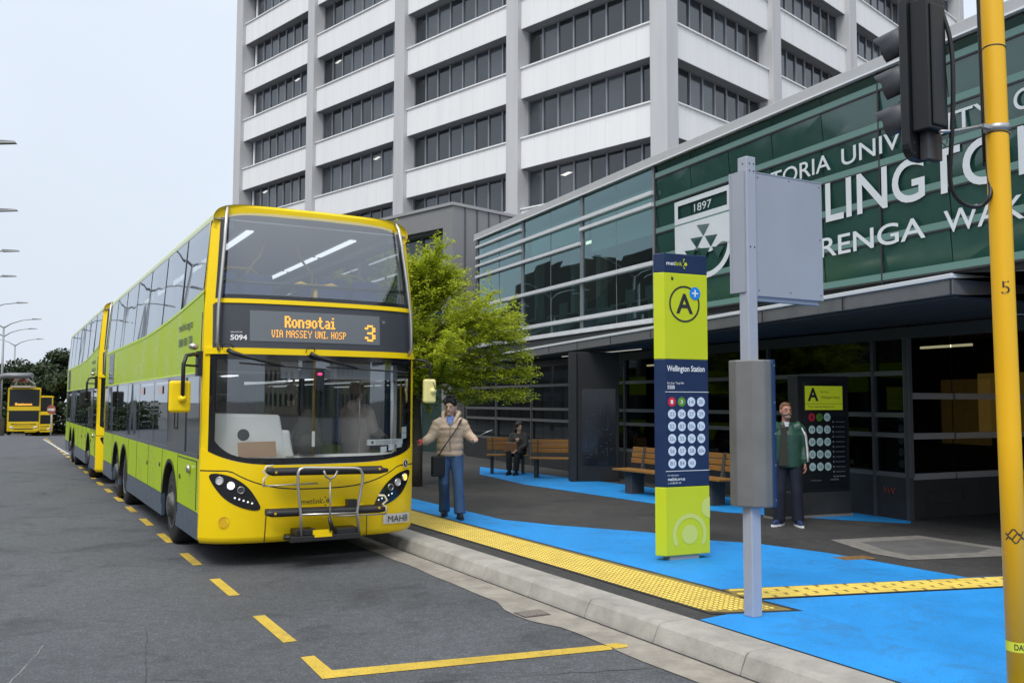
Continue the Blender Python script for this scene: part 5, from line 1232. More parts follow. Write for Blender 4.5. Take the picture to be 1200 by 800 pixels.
# ------------------------------------------------------------------ benches
M_slat = mat('bench_slat', (.27, .13, .028), .55, noise=.25, nscale=6, aniso=(1, 12, 12))
M_leg = mat('bench_leg', (.045, .045, .047), .7)
def bench(L):
    k = empty('bench', (0, 0, .152), 0)
    b = MB()
    for i in range(4): b.box(0, L, -.46+.105*i, -.37+.105*i, .42, .455)
    b.build('seat', M_slat, k, bevel=.006)
    b = MB()
    for i in range(3): y = -.01+.02*i; z = .55+.105*i; b.box(0, L, y, y+.03, z, z+.09)
    b.build('backrest', M_slat, k, bevel=.006)
    for x in (.35, L-.35): b = MB(); b.box(x-.10, x+.10, -.36, -.08, 0, .42); b.hexa([(x-.03, -.08, .3), (x+.03, -.08, .3), (x+.03, 0, .3), (x-.03, 0, .3), (x-.03, .02, .86), (x+.03, .02, .86), (x+.03, .07, .86), (x-.03, .07, .86)]); b.build('leg', M_leg, k)
    return k
k = bench(2.7); k.location = (2.32, 17.7, .152); k.rotation_euler.z = math.atan2(-2.6, 1.45); k.scale = (1.1, 1, 1); tag(k, 'long wooden slatted bench behind the lime pylon and the sign post', 'bench', 'benches under the canopy')
k2 = copy_tree(k); k2.location = (.46, 21.1, .152); k2.rotation_euler.z = -.16; k2.scale = (.40, 1, 1); tag(k2, 'empty wooden bench between the seated person and the dark map board', 'bench', 'benches under the canopy')
k3 = copy_tree(k); k3.location = (-.60, 22.2, .152); k3.rotation_euler.z = 0; k3.scale = (.37, 1, 1); tag(k3, 'wooden bench with the dark dressed person seated on it', 'bench', 'benches under the canopy')
# ------------------------------------------------------------------ street lamps along the far side, double arms
M_lp = mat('lamp_post_grey', (.27, .29, .31), .5, metal=.5)
def street_lamp():
    k = empty('street_lamp', (0, 0, 0))
    b = MB(); b.tube([(0, 0, -2.3), (0, 0, 3), (0, 0, 9.2)], [.14, .11, .08], 12); b.build('pole', M_lp, k)
    for sg, L in ((1, 2.75), (-1, 2.75)):
        b = MB(); b.tube([(0, 0, 9.05), (sg*.25*L, 0, 9.5), (sg*.6*L, 0, 9.83), (sg*L, 0, 9.97)], [.06, .05, .04, .035], 8); a = b.build('arm', M_lp, k)
        b = MB(); b.hexa([(sg*L-.1*sg, -.12, 9.90), (sg*(L+.75), -.10, 9.95), (sg*(L+.75), .10, 9.95), (sg*L-.1*sg, .12, 9.90), (sg*L-.1*sg, -.10, 10.04), (sg*(L+.7), -.06, 10.02), (sg*(L+.7), .06, 10.02), (sg*L-.1*sg, .10, 10.04)]); b.build('lamp_head', mat('lamp_head_grey', (.20, .21, .22), .5), a)
    return k
heads = [(8, 160), (8, 242), (12, 292), (12, 323), (30, 355), (41, 375), (48, 387), (56, 398)]
spots = [(-15.7, 27.7), (-21.2, 37.9), (-26.8, 48.4), (-32.4, 58.4), (-40.2, 74.5), (-46.8, 89.5), (-53.5, 101.5), (-61.5, 118.5)]
labs = ['nearest street lamp, only its head showing high at the left edge of the sky', 'second nearest street lamp head at the left edge, below the highest one', 'third street lamp head down the left edge of the sky', 'fourth street lamp head down the left edge, just above the visible poles',
        'nearest street lamp with its arm reaching in at the left edge', 'double armed street lamp furthest left above the parked buses', 'tall double armed street lamp directly beside the charging mast', 'furthest double armed street lamp, against the dark trees']
sl = street_lamp()
for i, (x, y) in enumerate(spots):
    o = sl if i == 0 else copy_tree(sl); o.location = (x-3.45*math.cos(R(8)), y, 0); o.rotation_euler.z = R(8)
    tag(o, labs[i], 'street lamp', 'street lamps along the far side of the road')

# ------------------------------------------------------------------ distant buses, charging mast, no-entry sign
M_fb = mat('far_bus_yellow', (.88, .62, .01), .4); M_fg = mat('far_bus_glass', (.015, .02, .024), .15)
def far_bus(loc, rz, label, disp):
    k = empty('double_decker_bus', loc, rz, label, 'bus', 'double-decker buses arriving in the distance')
    b = MB(); b.box(0, 2.5, .1, 10.5, .35, 1.15); b.box(0, 2.5, .1, 10.5, 2.15, 2.55); b.box(0, 2.5, .1, 10.5, 3.95, 4.1); b.box(.1, 2.4, .2, 10.4, 1.15, 3.95)
    b.hexa([(0, .1, .35), (2.5, .1, .35), (2.5, .2, 1.2), (0, .2, 1.2), (.15, -.1, .4), (2.35, -.1, .4), (2.35, -.08, 1.2), (.15, -.08, 1.2)])
    for x in (0, 2.38): b.box(x, x+.12, -.0, .2, .4, 4.0)
    b.build('body', M_fb, k)
    b = MB(); b.box(.0, 2.5, -.06, .1, 2.15, 2.5); b.box(.1, 2.4, -.04, .2, 3.95, 4.12); b.build('front_band', M_fb, k)
    for z0, z1, nm in ((1.2, 2.15, 'windscreen'), (2.52, 3.93, 'upper_windscreen')):
        b = MB(); b.box(.12, 2.38, -.06, .05, z0, z1); b.build(nm, M_fg, k)
    b = MB()
    for z0, z1 in ((1.3, 2.1), (2.75, 3.85)):
        for x in (-.01, 2.5): b.box(x, x+.01, .3, 10.2, z0, z1)
    b.build('side_windows', M_fg, k)
    if disp:
        b = MB(); b.box(.45, 1.95, -.075, -.06, 2.56, 2.86); d_ = b.build('display', mat('far_display', (.03, .03, .03), .4), k)
        b = MB(); b.text('Seatoun', (.55, -.08, 2.6), (1, 0, 0), .2, width=1.3, bold=.04); b.build('display_text', M_led, d_)
    for x in (.12, 2.38):
        for y in (2.4, 7.4): b = MB(); b.lathe([(.5, -.13), (.5, .13)], (x, y, .5), (1, 0, 0), 20); b.build('wheel', M_rub, k)
    for x in (.35, 2.15): b = MB(); b.ell((x, -.11, .72), (.16, .04, .09), 12, 8); b.build('headlight', M_wliner, k)
    b = MB(); b.tube([(.3, -.15, 1.02), (.9, -.2, .98), (1.6, -.2, .98), (2.2, -.15, 1.02)], .03, 6); b.build('wiper', M_blk, k)
    b = MB(); b.box(.5, 2.0, -.12, -.08, .55, .62); b.build('number_plate', M_blk, k)
    return k
far_bus((-42.9, 77.5, dip(77.5)), R(27.5), 'distant yellow double-decker bus with an orange lit sign, beside the grey charging mast', True)
far_bus((-49.9, 93.5, dip(93.5)), R(26), 'furthest yellow double-decker bus, partly hidden behind another distant bus', False)
cm = empty('charging_mast', (-43.5, 77.0, dip(77)), 0, 'thick grey bent bus charging mast arching over the distant bus', 'charging mast')
b = MB(); b.tube([(0, 0, 0), (0, 0, 2), (0, 0, 4.35), (.06, 0, 4.75), (.3, 0, 5.0), (.75, 0, 5.08), (2.9, 0, 5.08)], .24, 12); b.build('mast', mat('mast_grey', (.22, .23, .24), .5, metal=.4), cm)
b = MB(); b.bar((1.0, .5, 4.6), (1.9, .5, 5.0), .12, .12); b.bar((1.9, .5, 5.0), (2.9, .5, 4.35), .12, .12); b.bar((1.2, .5, 4.3), (1.5, .5, 4.9), .1, .1); b.box(.9, 2.6, .3, 1.2, 4.10, 4.25); b.build('pantograph', mat('panto_pale', (.55, .5, .42), .5), cm)
b = MB(); b.box(-1.0, .35, -.5, .6, 0, 1.5); b.build('cabinet', mat('cabinet_grey', (.13, .135, .14), .6), cm)
b = MB(); b.box(1.0, 2.0, .6, 1.0, 4.55, 4.95); b.build('charger_unit', mat('charger_red', (.38, .11, .08), .6), cm)
ne = empty('no_entry_sign', (-40.15, 79.5, dip(79.5)), 0, 'round red and white no entry sign on a white post in front of the trees', 'road sign')
b = MB(); b.tube([(0, 0, 0), (0, 0, 2.5)], .06, 8); b.build('post', mat('post_white', (.6, .6, .6), .6), ne)
b = MB(); b.disc((0, -.08, 2.3), (0, -1, 0), .33, 24); b.disc((0, -.06, 2.3), (0, 1, 0), .40, 24); sd_ = b.build('sign_disc', mat('sign_red', (.45, .12, .10), .5), ne)
b = MB(); b.box(-.3, .3, -.10, -.09, 2.2, 2.4); b.build('bar', M_wliner, sd_)

# ------------------------------------------------------------------ trees
def leaf_mat(name, c, c2, rough=.6, trans=.25):
    m = bpy.data.materials.new(name); m.use_nodes = True; n = m.node_tree.nodes; l = m.node_tree.links; b = n['Principled BSDF']; b.inputs['Roughness'].default_value = rough; b.inputs['Specular IOR Level'].default_value = .25
    t = n.new('ShaderNodeTexCoord'); a = n.new('ShaderNodeTexNoise'); a.inputs['Scale'].default_value = 5; a.inputs['Detail'].default_value = 4; l.new(t.outputs['Object'], a.inputs[0])
    r = n.new('ShaderNodeMapRange'); r.inputs[1].default_value = .35; r.inputs[2].default_value = .65; l.new(a.outputs[0], r.inputs[0])
    mx = n.new('ShaderNodeMix'); mx.data_type = 'RGBA'; mx.inputs[6].default_value = (*c, 1); mx.inputs[7].default_value = (*c2, 1); l.new(r.outputs[0], mx.inputs[0]); l.new(mx.outputs[2], b.inputs['Base Color'])
    tr = n.new('ShaderNodeBsdfTranslucent'); l.new(mx.outputs[2], tr.inputs[0]); ms = n.new('ShaderNodeMixShader'); ms.inputs[0].default_value = trans
    l.new(b.outputs[0], ms.inputs[1]); l.new(tr.outputs[0], ms.inputs[2]); l.new(ms.outputs[0], n['Material Output'].inputs[0]); return m
M_leaf = leaf_mat('spring_leaf', (.36, .45, .02), (.62, .68, .06), trans=.5)
M_bark = mat('bark', (.085, .075, .06), .9, noise=.4, nscale=14, bump=.6, bscale=20)
rt_ = random.Random(21)
tree = empty('street_tree', (-1.95, 18.7, .15), 0, 'slender street tree with feathery lime green spring leaves, between bus and glazed building', 'tree')
tb = MB(); lf = MB()
tb.tube([(0, 0, 0), (.02, 0, .8), (-.02, .02, 1.6), (.05, 0, 2.3), (.0, .0, 3.3), (.05, 0, 4.1)], [.13, .105, .095, .085, .055, .02], 10)
def spray(p, d, L, n):
    """a drooping twig with small leaves on both sides"""
    d = d.normalized(); q = p.copy(); pts = [q.copy()]
    for i in range(5): d = (d+Vector((rt_.uniform(-.15, .15), rt_.uniform(-.15, .15), rt_.uniform(-.12, .06)))).normalized(); q = q+d*L/5; pts.append(q.copy())
    tb.tube([tuple(x) for x in pts], [.006, .005, .004, .003, .002, .001], 3, cap=False)
    for k in range(n):
        f = rt_.random(); i = min(4, int(f*5)); c = pts[i].lerp(pts[i+1], f*5-i)+Vector((rt_.gauss(0, .035), rt_.gauss(0, .035), rt_.gauss(0, .022)))
        a = Vector((rt_.gauss(0, 1), rt_.gauss(0, 1), rt_.gauss(0, .35))).normalized(); w = a.cross(Vector((rt_.gauss(0, .4), rt_.gauss(0, .4), 1))).normalized(); s_ = rt_.uniform(.022, .042)
        lf.poly([c-a*s_, c+w*s_*.5, c+a*s_, c-w*s_*.5])
limbs = []
for i in range(58):
    z0 = rt_.uniform(1.75, 3.9); an = rt_.uniform(0, 2*math.pi); el = rt_.uniform(.05, .75) if z0 < 3.2 else rt_.uniform(.5, 1.3)
    L = rt_.uniform(1.1, 2.35)*(1.0 if z0 < 3.0 else .62)
    if math.cos(an) > .2 and z0 < 3.3: L *= 1.12; el *= .72
    d = Vector((math.cos(an)*math.cos(el), math.sin(an)*math.cos(el), math.sin(el))); p = Vector((.02, 0, z0)); pts = [p.copy()]
    for k in range(6): d = (d+Vector((rt_.uniform(-.16, .16), rt_.uniform(-.16, .16), rt_.uniform(-.13, .08)))).normalized(); p = p+d*L/6; pts.append(p.copy())
    tb.tube([tuple(x) for x in pts], [.035*L/2.4*(1-k/7)+.004 for k in range(7)], 5, cap=False)
    for k in range(1, 7):
        for j in range(7 if k > 1 else 3):
            dd = (pts[k]-pts[k-1]).normalized()+Vector((rt_.gauss(0, .55), rt_.gauss(0, .55), rt_.gauss(.05, .33)))
            spray(pts[k-1].lerp(pts[k], rt_.random()), dd, rt_.uniform(.28, .62), 42)
for i in range(1150):     # inner sprays that fill the crown
    an = rt_.uniform(0, 2*math.pi); z = rt_.uniform(-1, 1); r = math.sqrt(1-z*z)*rt_.random()**.45
    c = Vector((.05+1.55*r*math.cos(an), 1.5*r*math.sin(an), 3.05+1.25*z)); lump = math.sin(c.x*3.1+1)*math.sin(c.y*2.7)*math.sin(c.z*3.7+.5)
    if lump < -.22: continue
    dd = Vector((c.x, c.y, (c.z-2.4)*.5)).normalized()+Vector((rt_.gauss(0, .35), rt_.gauss(0, .35), rt_.gauss(.1, .25)))
    spray(c, dd, rt_.uniform(.25, .5), 34)
for i in range(520):     # layered sprays reaching out over the footpath
    z = rt_.choice((1.75, 2.15, 2.55, 2.95, 3.3)); ex = 2.3-.42*abs(z-2.2); x = rt_.uniform(.6, ex); c = Vector((x, rt_.uniform(-.9, .9)*(1-.25*x), z+.10*x*rt_.uniform(.2, 1)+rt_.gauss(0, .06)))
    spray(c, Vector((.9, rt_.gauss(0, .5), rt_.gauss(.08, .2))), rt_.uniform(.25, .45), 26)
tb.build('trunk', M_bark, tree); lf.build('crown', M_leaf, tree)
# ------- dark evergreens behind the far buses
M_ever = leaf_mat('evergreen_leaf', (.022, .038, .016), (.045, .066, .028), trans=.1)
def big_tree(loc, H_, Rr, seed, label, n=9000):
    rr = random.Random(seed); k = empty('evergreen_tree', loc, 0, label, 'tree', 'dark evergreen trees behind the distant buses')
    t = MB(); t.tube([(0, 0, 0), (.2, 0, H_*.25), (0, .1, H_*.45)], [.5, .4, .28], 9)
    cl = []
    for i in range(26):
        an = rr.uniform(0, 6.28); rad = Rr*math.sqrt(rr.random())*.85; z = H_*(.38+.52*rr.random()*(1-.45*(rad/Rr)**2)); c = Vector((rad*math.cos(an), rad*math.sin(an), z)); cl.append((c, rr.uniform(.20, .34)*Rr))
        t.tube([(0, 0, H_*.3), tuple(Vector((0, 0, H_*.36)).lerp(c, .5)+Vector((0, 0, .3))), tuple(c)], [.2, .12, .05], 5, cap=False)
    t.build('trunk', M_bark, k); f = MB()
    for i in range(n):
        c, r = cl[rr.randrange(len(cl))]; d = Vector((rr.gauss(0, 1), rr.gauss(0, 1), rr.gauss(0, 1))).normalized(); p = c+Vector((d.x*r, d.y*r, d.z*r*.6))*(rr.random()**.35)
        a = Vector((rr.gauss(0, 1), rr.gauss(0, 1), rr.gauss(0, .6))).normalized(); w = a.cross(d+Vector((0, 0, .4))).normalized(); s_ = rr.uniform(.14, .30)
        f.poly([p-a*s_, p+w*s_*.7, p+a*s_, p-w*s_*.7])
    f.build('crown', M_ever, k)
big_tree((-62, 112, dip(112)), 9.6, 7.5, 1, 'broad dark evergreen tree at the far left behind the charging mast')
big_tree((-55.5, 116, dip(116)), 11.2, 7.5, 2, 'tallest dark evergreen tree, rising directly above the distant buses', 12000)
big_tree((-48.5, 108, dip(108)), 9.8, 6.0, 3, 'dark evergreen tree right of the distant buses, beside the parked lime bus')
big_tree((-70, 122, dip(122)), 8.6, 7.0, 5, 'low dark evergreen tree outside the left edge, touching the lamp poles')
big_tree((-43.5, 112, dip(112)), 8.0, 5.5, 6, 'dark evergreen tree mostly hidden behind the parked double-decker')
b = MB(); rr = random.Random(9)
for i in range(9000):
    x = rr.uniform(-75, -36); y = 104+rr.uniform(-2, 2)-(x+55)*.1; z = dip(y)+rr.random()**1.3*3.6; a = Vector((rr.gauss(0, 1), rr.gauss(0, 1), rr.gauss(0, .6))).normalized(); w = a.cross(Vector((rr.gauss(0, 1), 1, rr.gauss(0, 1)))).normalized(); s_ = rr.uniform(.15, .3)
    c = Vector((x, y, z)); b.poly([c-a*s_, c+w*s_*.7, c+a*s_, c-w*s_*.7])
hg = b.build('hedge_planting', M_ever); tag(hg, 'dense dark shrubbery under the distant evergreen trees', 'shrubs', kind='stuff')
# ------------------------------------------------------------------ people
M_skin = mat('skin', (.60, .39, .29), .55, noise=.06, nscale=9); M_skin2 = mat('skin_ruddy', (.42, .20, .14), .55, noise=.10, nscale=9)
M_hair = mat('hair_black', (.012, .011, .011), .6, bump=.5, bscale=120); M_lip = mat('lips', (.32, .10, .09), .5); M_eye = mat('eye_dark', (.02, .015, .012), .3)
def hand(b, wrist, dirv, palm_n, s=1.0, curl=.5):
    """palm, four fingers and a thumb, gently curled"""
    d = Vector(dirv).normalized(); n = Vector(palm_n).normalized(); n = (n-d*n.dot(d)).normalized(); w = d.cross(n)
    P = Vector(wrist)
    b.tube([P-d*.02, P+d*.03*s, P+d*.075*s, P+d*.09*s], [.024*s, .030*s, .034*s, .026*s], 8, sx=.62 if abs(w.x) < .5 else 1.0)
    for i, (L, o) in enumerate(((.066, -.028), (.076, -.009), (.072, .010), (.056, .028))):
        a = P+d*.08*s+w*o*s; dd = (d+w*o*2.0).normalized(); pts = [a]
        for k in range(3):
            c = curl*(k+1)*.6; v = (dd*math.cos(c)+n*math.sin(c)).normalized(); a = a+v*L*s/3; pts.append(a)
        b.tube(pts, [.0095*s, .009*s, .0085*s, .006*s], 6)
    a = P+d*.02*s-w*.026*s; b.tube([a, a+(d*.5-w*.7+n*.3).normalized()*.03*s, a+(d*.8-w*.55+n*.5).normalized()*.06*s, a+(d*.95-w*.35+n*.6).normalized()*.085*s], [.012*s, .0115*s, .010*s, .007*s], 6)
def head(b, c, yaw=0, s=1.0, tilt=0):
    rz = Matrix.Rotation(yaw, 3, 'Z') @ Matrix.Rotation(tilt, 3, 'X'); c = Vector(c)
    def sh(d, p):
        x, y, z = p
        if d.y < 0: y *= .95-.10*max(0, -d.z)
        x *= 1-.22*max(0, -d.z)**1.2
        if d.z < -.3 and d.y < 0: y -= .008
        return rz @ Vector((x, y, z))*s
    b.ell(c, (.074, .096, .115), 24, 18, fn=sh)
    T = lambda x, y, z: c+(rz @ Vector((x, y, z)))*s
    b.tube([T(0, -.088, .022), T(0, -.108, -.012), T(0, -.112, -.024), T(0, -.092, -.034)], [.008*s, .012*s, .016*s, .010*s], 8)   # nose
    b.ell(T(0, -.085, -.085), (.026*s, .018*s, .018*s), 10, 8); b.tube([T(-.045, -.082, .030), T(0, -.093, .034), T(.045, -.082, .030)], [.008*s, .010*s, .008*s], 6)
    for sg in (-1, 1): b.ell(T(sg*.076, .008, -.008), (.010*s, .020*s, .032*s), 10, 8)
    b.tube([T(-.022, -.088, -.057), T(0, -.096, -.056), T(.022, -.088, -.057)], [.004*s, .009*s, .004*s], 6)
    return T
def face_bits(T, root, s, lip=True):
    b = MB()
    for sg in (-1, 1): b.ell(T(sg*.031, -.0875, .006), (.009*s, .006*s, .0042*s), 10, 6); b.tube([T(sg*.018, -.093, .031), T(sg*.032, -.095, .035), T(sg*.046, -.085, .031)], .0024*s, 5)
    b.build('eyes', M_eye, root)
    if lip: b = MB(); b.tube([T(-.024, -.091, -.056), T(0, -.1035, -.055), T(.024, -.091, -.056)], [.002*s, .0045*s, .002*s], 6); b.build('mouth', M_lip, root)
def person(loc, rz, label, J, skin, extra=None, group=None, s=1.0, voxel=.011):
    k = empty('person', loc, rz, label, 'person', group); k.scale = (s, s, s)
    J['k'] = k
    b = MB(); T = head(b, J['head'], J.get('yaw', 0), J.get('hs', 1.0), J.get('tilt', 0)); h = Vector(J['head'])
    b.tube([h+Vector((0, .01, -.06)), h+Vector((0, .018, -.13)), h+Vector((0, .02, -.20))], [.052, .052, .062], 12)
    hip = Vector(J['hip']); ch = Vector(J['chest'])
    b.tube([hip+Vector((0, 0, -.03)), hip.lerp(ch, .5), ch, h+Vector((0, .02, -.19))], [.13, .12, .14, .07], 14, sx=1.0)
    for sd in ('L', 'R'):
        sh, el, wr = [Vector(J[q+sd]) for q in ('sh', 'el', 'wr')]
        b.tube([ch+(sh-ch)*.4, sh, sh.lerp(el, .5), el, el.lerp(wr, .5), wr], [.06, .052, .045, .038, .034, .024], 10)
        hand(b, wr, J['hd'+sd], J['hn'+sd], 1.0, J.get('curl', .5))
        hp, kn, an = [Vector(J[q+sd]) for q in ('hp', 'kn', 'an')]
        b.tube([hp+Vector((0, 0, .02)), hp.lerp(kn, .5), kn, kn.lerp(an, .4), an], [.085, .07, .05, .048, .034], 10); 
    b.build('body', skin, k, remesh=.008, smooth=2)
    if J.get('face', True): face_bits(T, k, 1.0, J.get('lip', True))
    return k, T
def top(k, J, mm, nm='jacket', puff=0.0, hem=.86, fat=1.0, rings=7, cuff=.042, wid=.185, dep=.13, zip_=True):
    b = MB(); hip = Vector(J['hip']); ch = Vector(J['chest']); h = Vector(J['head']); n = 26
    base = Vector((hip.x, hip.y, hem)); tp = h+Vector((0, .02, -.155)); pts = []; 
    bb = len(b.v); seg = 28
    for i in range(n+1):
        f = i/n; c = base.lerp(Vector((ch.x, ch.y, tp.z)), f)
        w = wid*fat*(1.0+.10*math.sin(f*2.2)) if f < .74 else wid*fat*(1.08-(f-.74)/.26*.64)
        dd = dep*fat*(1.0+.12*math.sin(f*2.4)) if f < .74 else dep*fat*(1.08-(f-.74)/.26*.55)
        if puff: m = 1+puff*(.75+.35*math.sin(f*9+1))*abs(math.sin((f+.02*math.sin(f*17))*math.pi*rings))**.6-puff*.4; w *= m; dd *= m
        if i == 0: w *= .93; dd *= .93
        for q in range(seg):
            a = 2*math.pi*q/seg; cx_, sy_ = math.cos(a), math.sin(a); b.v.append((c.x+w*abs(cx_)**.85*(1 if cx_ > 0 else -1), c.y+dd*sy_, c.z+.008*math.sin(a*3+i)))
    for i in range(n):
        for q in range(seg): q2 = (q+1) % seg; b.face((bb+i*seg+q, bb+i*seg+q2, bb+(i+1)*seg+q2, bb+(i+1)*seg+q), 0, True)
    b.face([bb+q for q in reversed(range(seg))]); b.face([bb+n*seg+q for q in range(seg)])
    for sd in ('L', 'R'):
        sh, el, wr = [Vector(J[q+sd]) for q in ('sh', 'el', 'wr')]; P = []; Rr = []
        m = 22
        for i in range(m+1):
            f = i/m; p = (sh.lerp(el, f*2) if f < .5 else el.lerp(wr, f*2-1)); r = (.082-.026*f)*fat
            if puff: r *= 1+puff*1.1*abs(math.sin(f*math.pi*6))**.6-puff*.3
            if f > .95: r = cuff
            P.append(p); Rr.append(r)
        P = [ch+(sh-ch)*.35+Vector((0, 0, .02))]+P; Rr = [.085*fat]+Rr
        b.tube(P, Rr, 14)
    return b.build(nm, mm, k, remesh=.010, smooth=2)
def trousers(k, J, mm, flare=.0, hem=.05, w=1.0):
    b = MB(); hip = Vector(J['hip'])
    b.ell(hip+Vector((0, 0, -.02)), (.165*w, .125*w, .13), 20, 12)
    for sd in ('L', 'R'):
        hp, kn, an = [Vector(J[q+sd]) for q in ('hp', 'kn', 'an')]; a2 = Vector((an.x, an.y, hem+.03))
        P = [hp+Vector((0, 0, .05)), hp.lerp(kn, .35), hp.lerp(kn, .7), kn, kn.lerp(a2, .3), kn.lerp(a2, .6), kn.lerp(a2, .85), a2]
        b.tube(P, [.105*w, .100*w, .085*w, .075*w+flare*.3, .072*w+flare*.55, .070*w+flare*.8, .070*w+flare, .072*w+flare], 16)
    return b.build('trousers', mm, k, remesh=.009, smooth=2)
def shoe(k, J, mm, sole, yaw=0):
    for sd in ('L', 'R'):
        an = Vector(J['an'+sd]); a = J.get('fy'+sd, 0); dr = Vector((math.sin(a), -math.cos(a), 0))
        b = MB(); b.tube([Vector((an.x, an.y, .05))-dr*.06, Vector((an.x, an.y, .055)), Vector((an.x, an.y, .05))+dr*.09, Vector((an.x, an.y, .038))+dr*.17], [.040, .046, .042, .028], 12); b.tube([an+Vector((0, 0, .02)), Vector((an.x, an.y, .05))], [.042, .045], 10)
        s_ = b.build('shoe', mm, k, remesh=.009, smooth=1)
        b = MB(); w_ = Vector((dr.y, -dr.x, 0)); o = Vector((an.x, an.y, 0)); P = [(-.105, .03), (-.06, .044), (.05, .047), (.15, .038), (.2, .018)]
        pl = [o+dr*u+w_*v for u, v in P]+[o+dr*u-w_*v for u, v in reversed(P)]; b.prism([(p.x, p.y) for p in pl], lambda x, y: (x, y, .0), lambda x, y: (x, y, .026)); b.build('sole', sole, s_)
def hair(k, T, mm, kind='short', s=1.0):
    b = MB()
    b.ell(T(0, .018, .037), (.094*s, .106*s, .102*s), 22, 14); 
    b.ell(T(.01, -.050, .088), (.064*s, .042*s, .034*s), 14, 10); b.ell(T(-.04, -.068, .068), (.026*s, .020*s, .022*s), 10, 8); b.ell(T(-.05, -.03, .06), (.034*s, .05*s, .045*s), 12, 8); b.ell(T(.05, -.03, .06), (.034*s, .05*s, .045*s), 12, 8)
    b.ell(T(0, .05, -.01), (.075*s, .06*s, .085*s), 16, 10)
    if kind == 'long': b.tube([T(0, .05, .03), T(0, .07, -.10), T(0, .08, -.22)], [.08*s, .085*s, .06*s], 12)
    return b.build('hair', mm, k, remesh=.008, smooth=1)

# --- the walker in the beige puffer jacket
J = dict(head=(0, 0, 1.615), hs=1.1, yaw=R(-14), tilt=R(8), hip=(0, .02, .95), chest=(0, .01, 1.30),
         shL=(-.165, .0, 1.39), elL=(-.275, -.05, 1.17), wrL=(-.385, -.20, 1.10), hdL=(-.5, -.7, .1), hnL=(.3, 0, -1),
         shR=(.165, .0, 1.39), elR=(.275, .02, 1.19), wrR=(.365, -.17, 1.13), hdR=(.1, -.9, .25), hnR=(-.3, 0, -1), curl=.9,
         hpL=(-.09, .02, .90), knL=(-.085, -.02, .50), anL=(-.075, .18, .10), hpR=(.09, .02, .90), knR=(.125, -.12, .50), anR=(.15, -.20, .10), fyL=R(-6), fyR=R(8))
w1, T = person((-.92, 13.62, .152), R(4), 'walking person in a beige puffer jacket and wide blue jeans with a black crossbody bag', J, M_skin, s=1.01)
M_puff = mat('puffer_beige', (.56, .43, .32), .5, noise=.08, nscale=14, bump=1.0, bscale=18)
jk = top(w1, J, M_puff, 'puffer_jacket', puff=.13, hem=.88, fat=1.0, rings=6, cuff=.046)
b = MB(); b.tube([T(-.10, -.02, -.12), T(-.105, .05, -.10), T(0, .11, -.09), T(.105, .05, -.10), T(.10, -.02, -.12)], [.03, .045, .055, .045, .03], 12); b.tube([T(-.10, -.02, -.12), T(-.07, -.08, -.19), T(-.02, -.12, -.30)], [.03, .028, .015], 8); b.tube([T(.10, -.02, -.12), T(.07, -.08, -.19), T(.02, -.12, -.30)], [.03, .028, .015], 8); b.build('hood', M_puff, w1, remesh=.01, smooth=1)
b = MB(); b.tube([(0, -.138, 1.38), (0, -.155, 1.2), (0, -.150, .95)], .004, 4); b.build('zip', mat('zip_brown', (.22, .15, .1), .5), w1)
b = MB(); b.hexa([(-.055, -.10, 1.36), (.05, -.10, 1.36), (.045, -.06, 1.36), (-.05, -.06, 1.36), (-.05, -.06, 1.48), (.05, -.06, 1.48), (.04, 0, 1.48), (-.04, 0, 1.48)]); b.poly([(-.035, -.13, 1.40), (.005, -.155, 1.34), (.04, -.13, 1.40), (.04, -.07, 1.47), (-.04, -.07, 1.47)]); b.build('shirt', mat('shirt_blue', (.13, .22, .50), .7), w1)
trousers(w1, J, mat('jeans_blue', (.045, .105, .235), .8, noise=.35, nscale=9, streak=True, bump=.3, bscale=90), flare=.014, hem=.045); shoe(w1, J, M_blk, M_blk)
hair(w1, T, M_hair)
rh = random.Random(3); b = MB()
for i in range(150):
    a = rh.uniform(0, 6.28); e2 = rh.uniform(.05, 1.5); d = Vector((math.cos(a)*math.sin(e2), math.sin(a)*math.sin(e2)*1.05, math.cos(e2)))
    if d.y < -.45 and d.z < .55: continue
    p = T(d.x*.088, .018+d.y*.100, .037+d.z*.098); dd = Vector((d.x+rh.gauss(0, .5), d.y+rh.gauss(0, .5), d.z*.5+rh.gauss(-.2, .4))).normalized(); b.tube([p-d*.01, p+dd*.02+d*.004, p+dd*.042], [.011, .008, .002], 4)
b.build('hair_tufts', M_hair, w1)
b = MB()
pts = [(.165, -.06, 1.44), (.12, -.145, 1.34), (.03, -.172, 1.2), (-.07, -.168, 1.06), (-.150, -.125, .93), (-.19, -.08, .86)]
bb = len(b.v)
for p in pts: b.v += [(p[0]-.018, p[1]-.002, p[2]-.012), (p[0]+.018, p[1]-.002, p[2]+.012), (p[0]+.018, p[1]+.006, p[2]+.012), (p[0]-.018, p[1]+.006, p[2]-.012)]
for i in range(len(pts)-1):
    for q in range(4): q2 = (q+1) % 4; b.face((bb+4*i+q, bb+4*i+q2, bb+4*i+4+q2, bb+4*i+4+q))
b.build('bag_strap', M_blk, w1)
def wl_(p): return w1.location+Matrix.Rotation(R(4), 3, 'Z') @ (Vector(p)*1.01)
bg_ = MB(); bg_.box(-.10, .10, -.045, .045, -.30, 0); bo = bg_.build('shoulder_bag', mat('bag_black', (.012, .012, .014), .6), None, bevel=.02, loc=wl_((-.175, -.12, .90)), rz=R(30)); tag(bo, 'black shoulder bag hanging at the hip of the walker in beige', 'bag')
b = MB(); b.tube([(.0, 0, 0), (.14, -.02, .075), (.24, -.03, .115)], [.008, .006, .005], 8); so = b.build('phone_stick', M_sil, None, loc=wl_((.375, -.24, 1.17)), rz=0); tag(so, 'thin silver selfie stick held out in the hand of the walker in beige', 'stick')
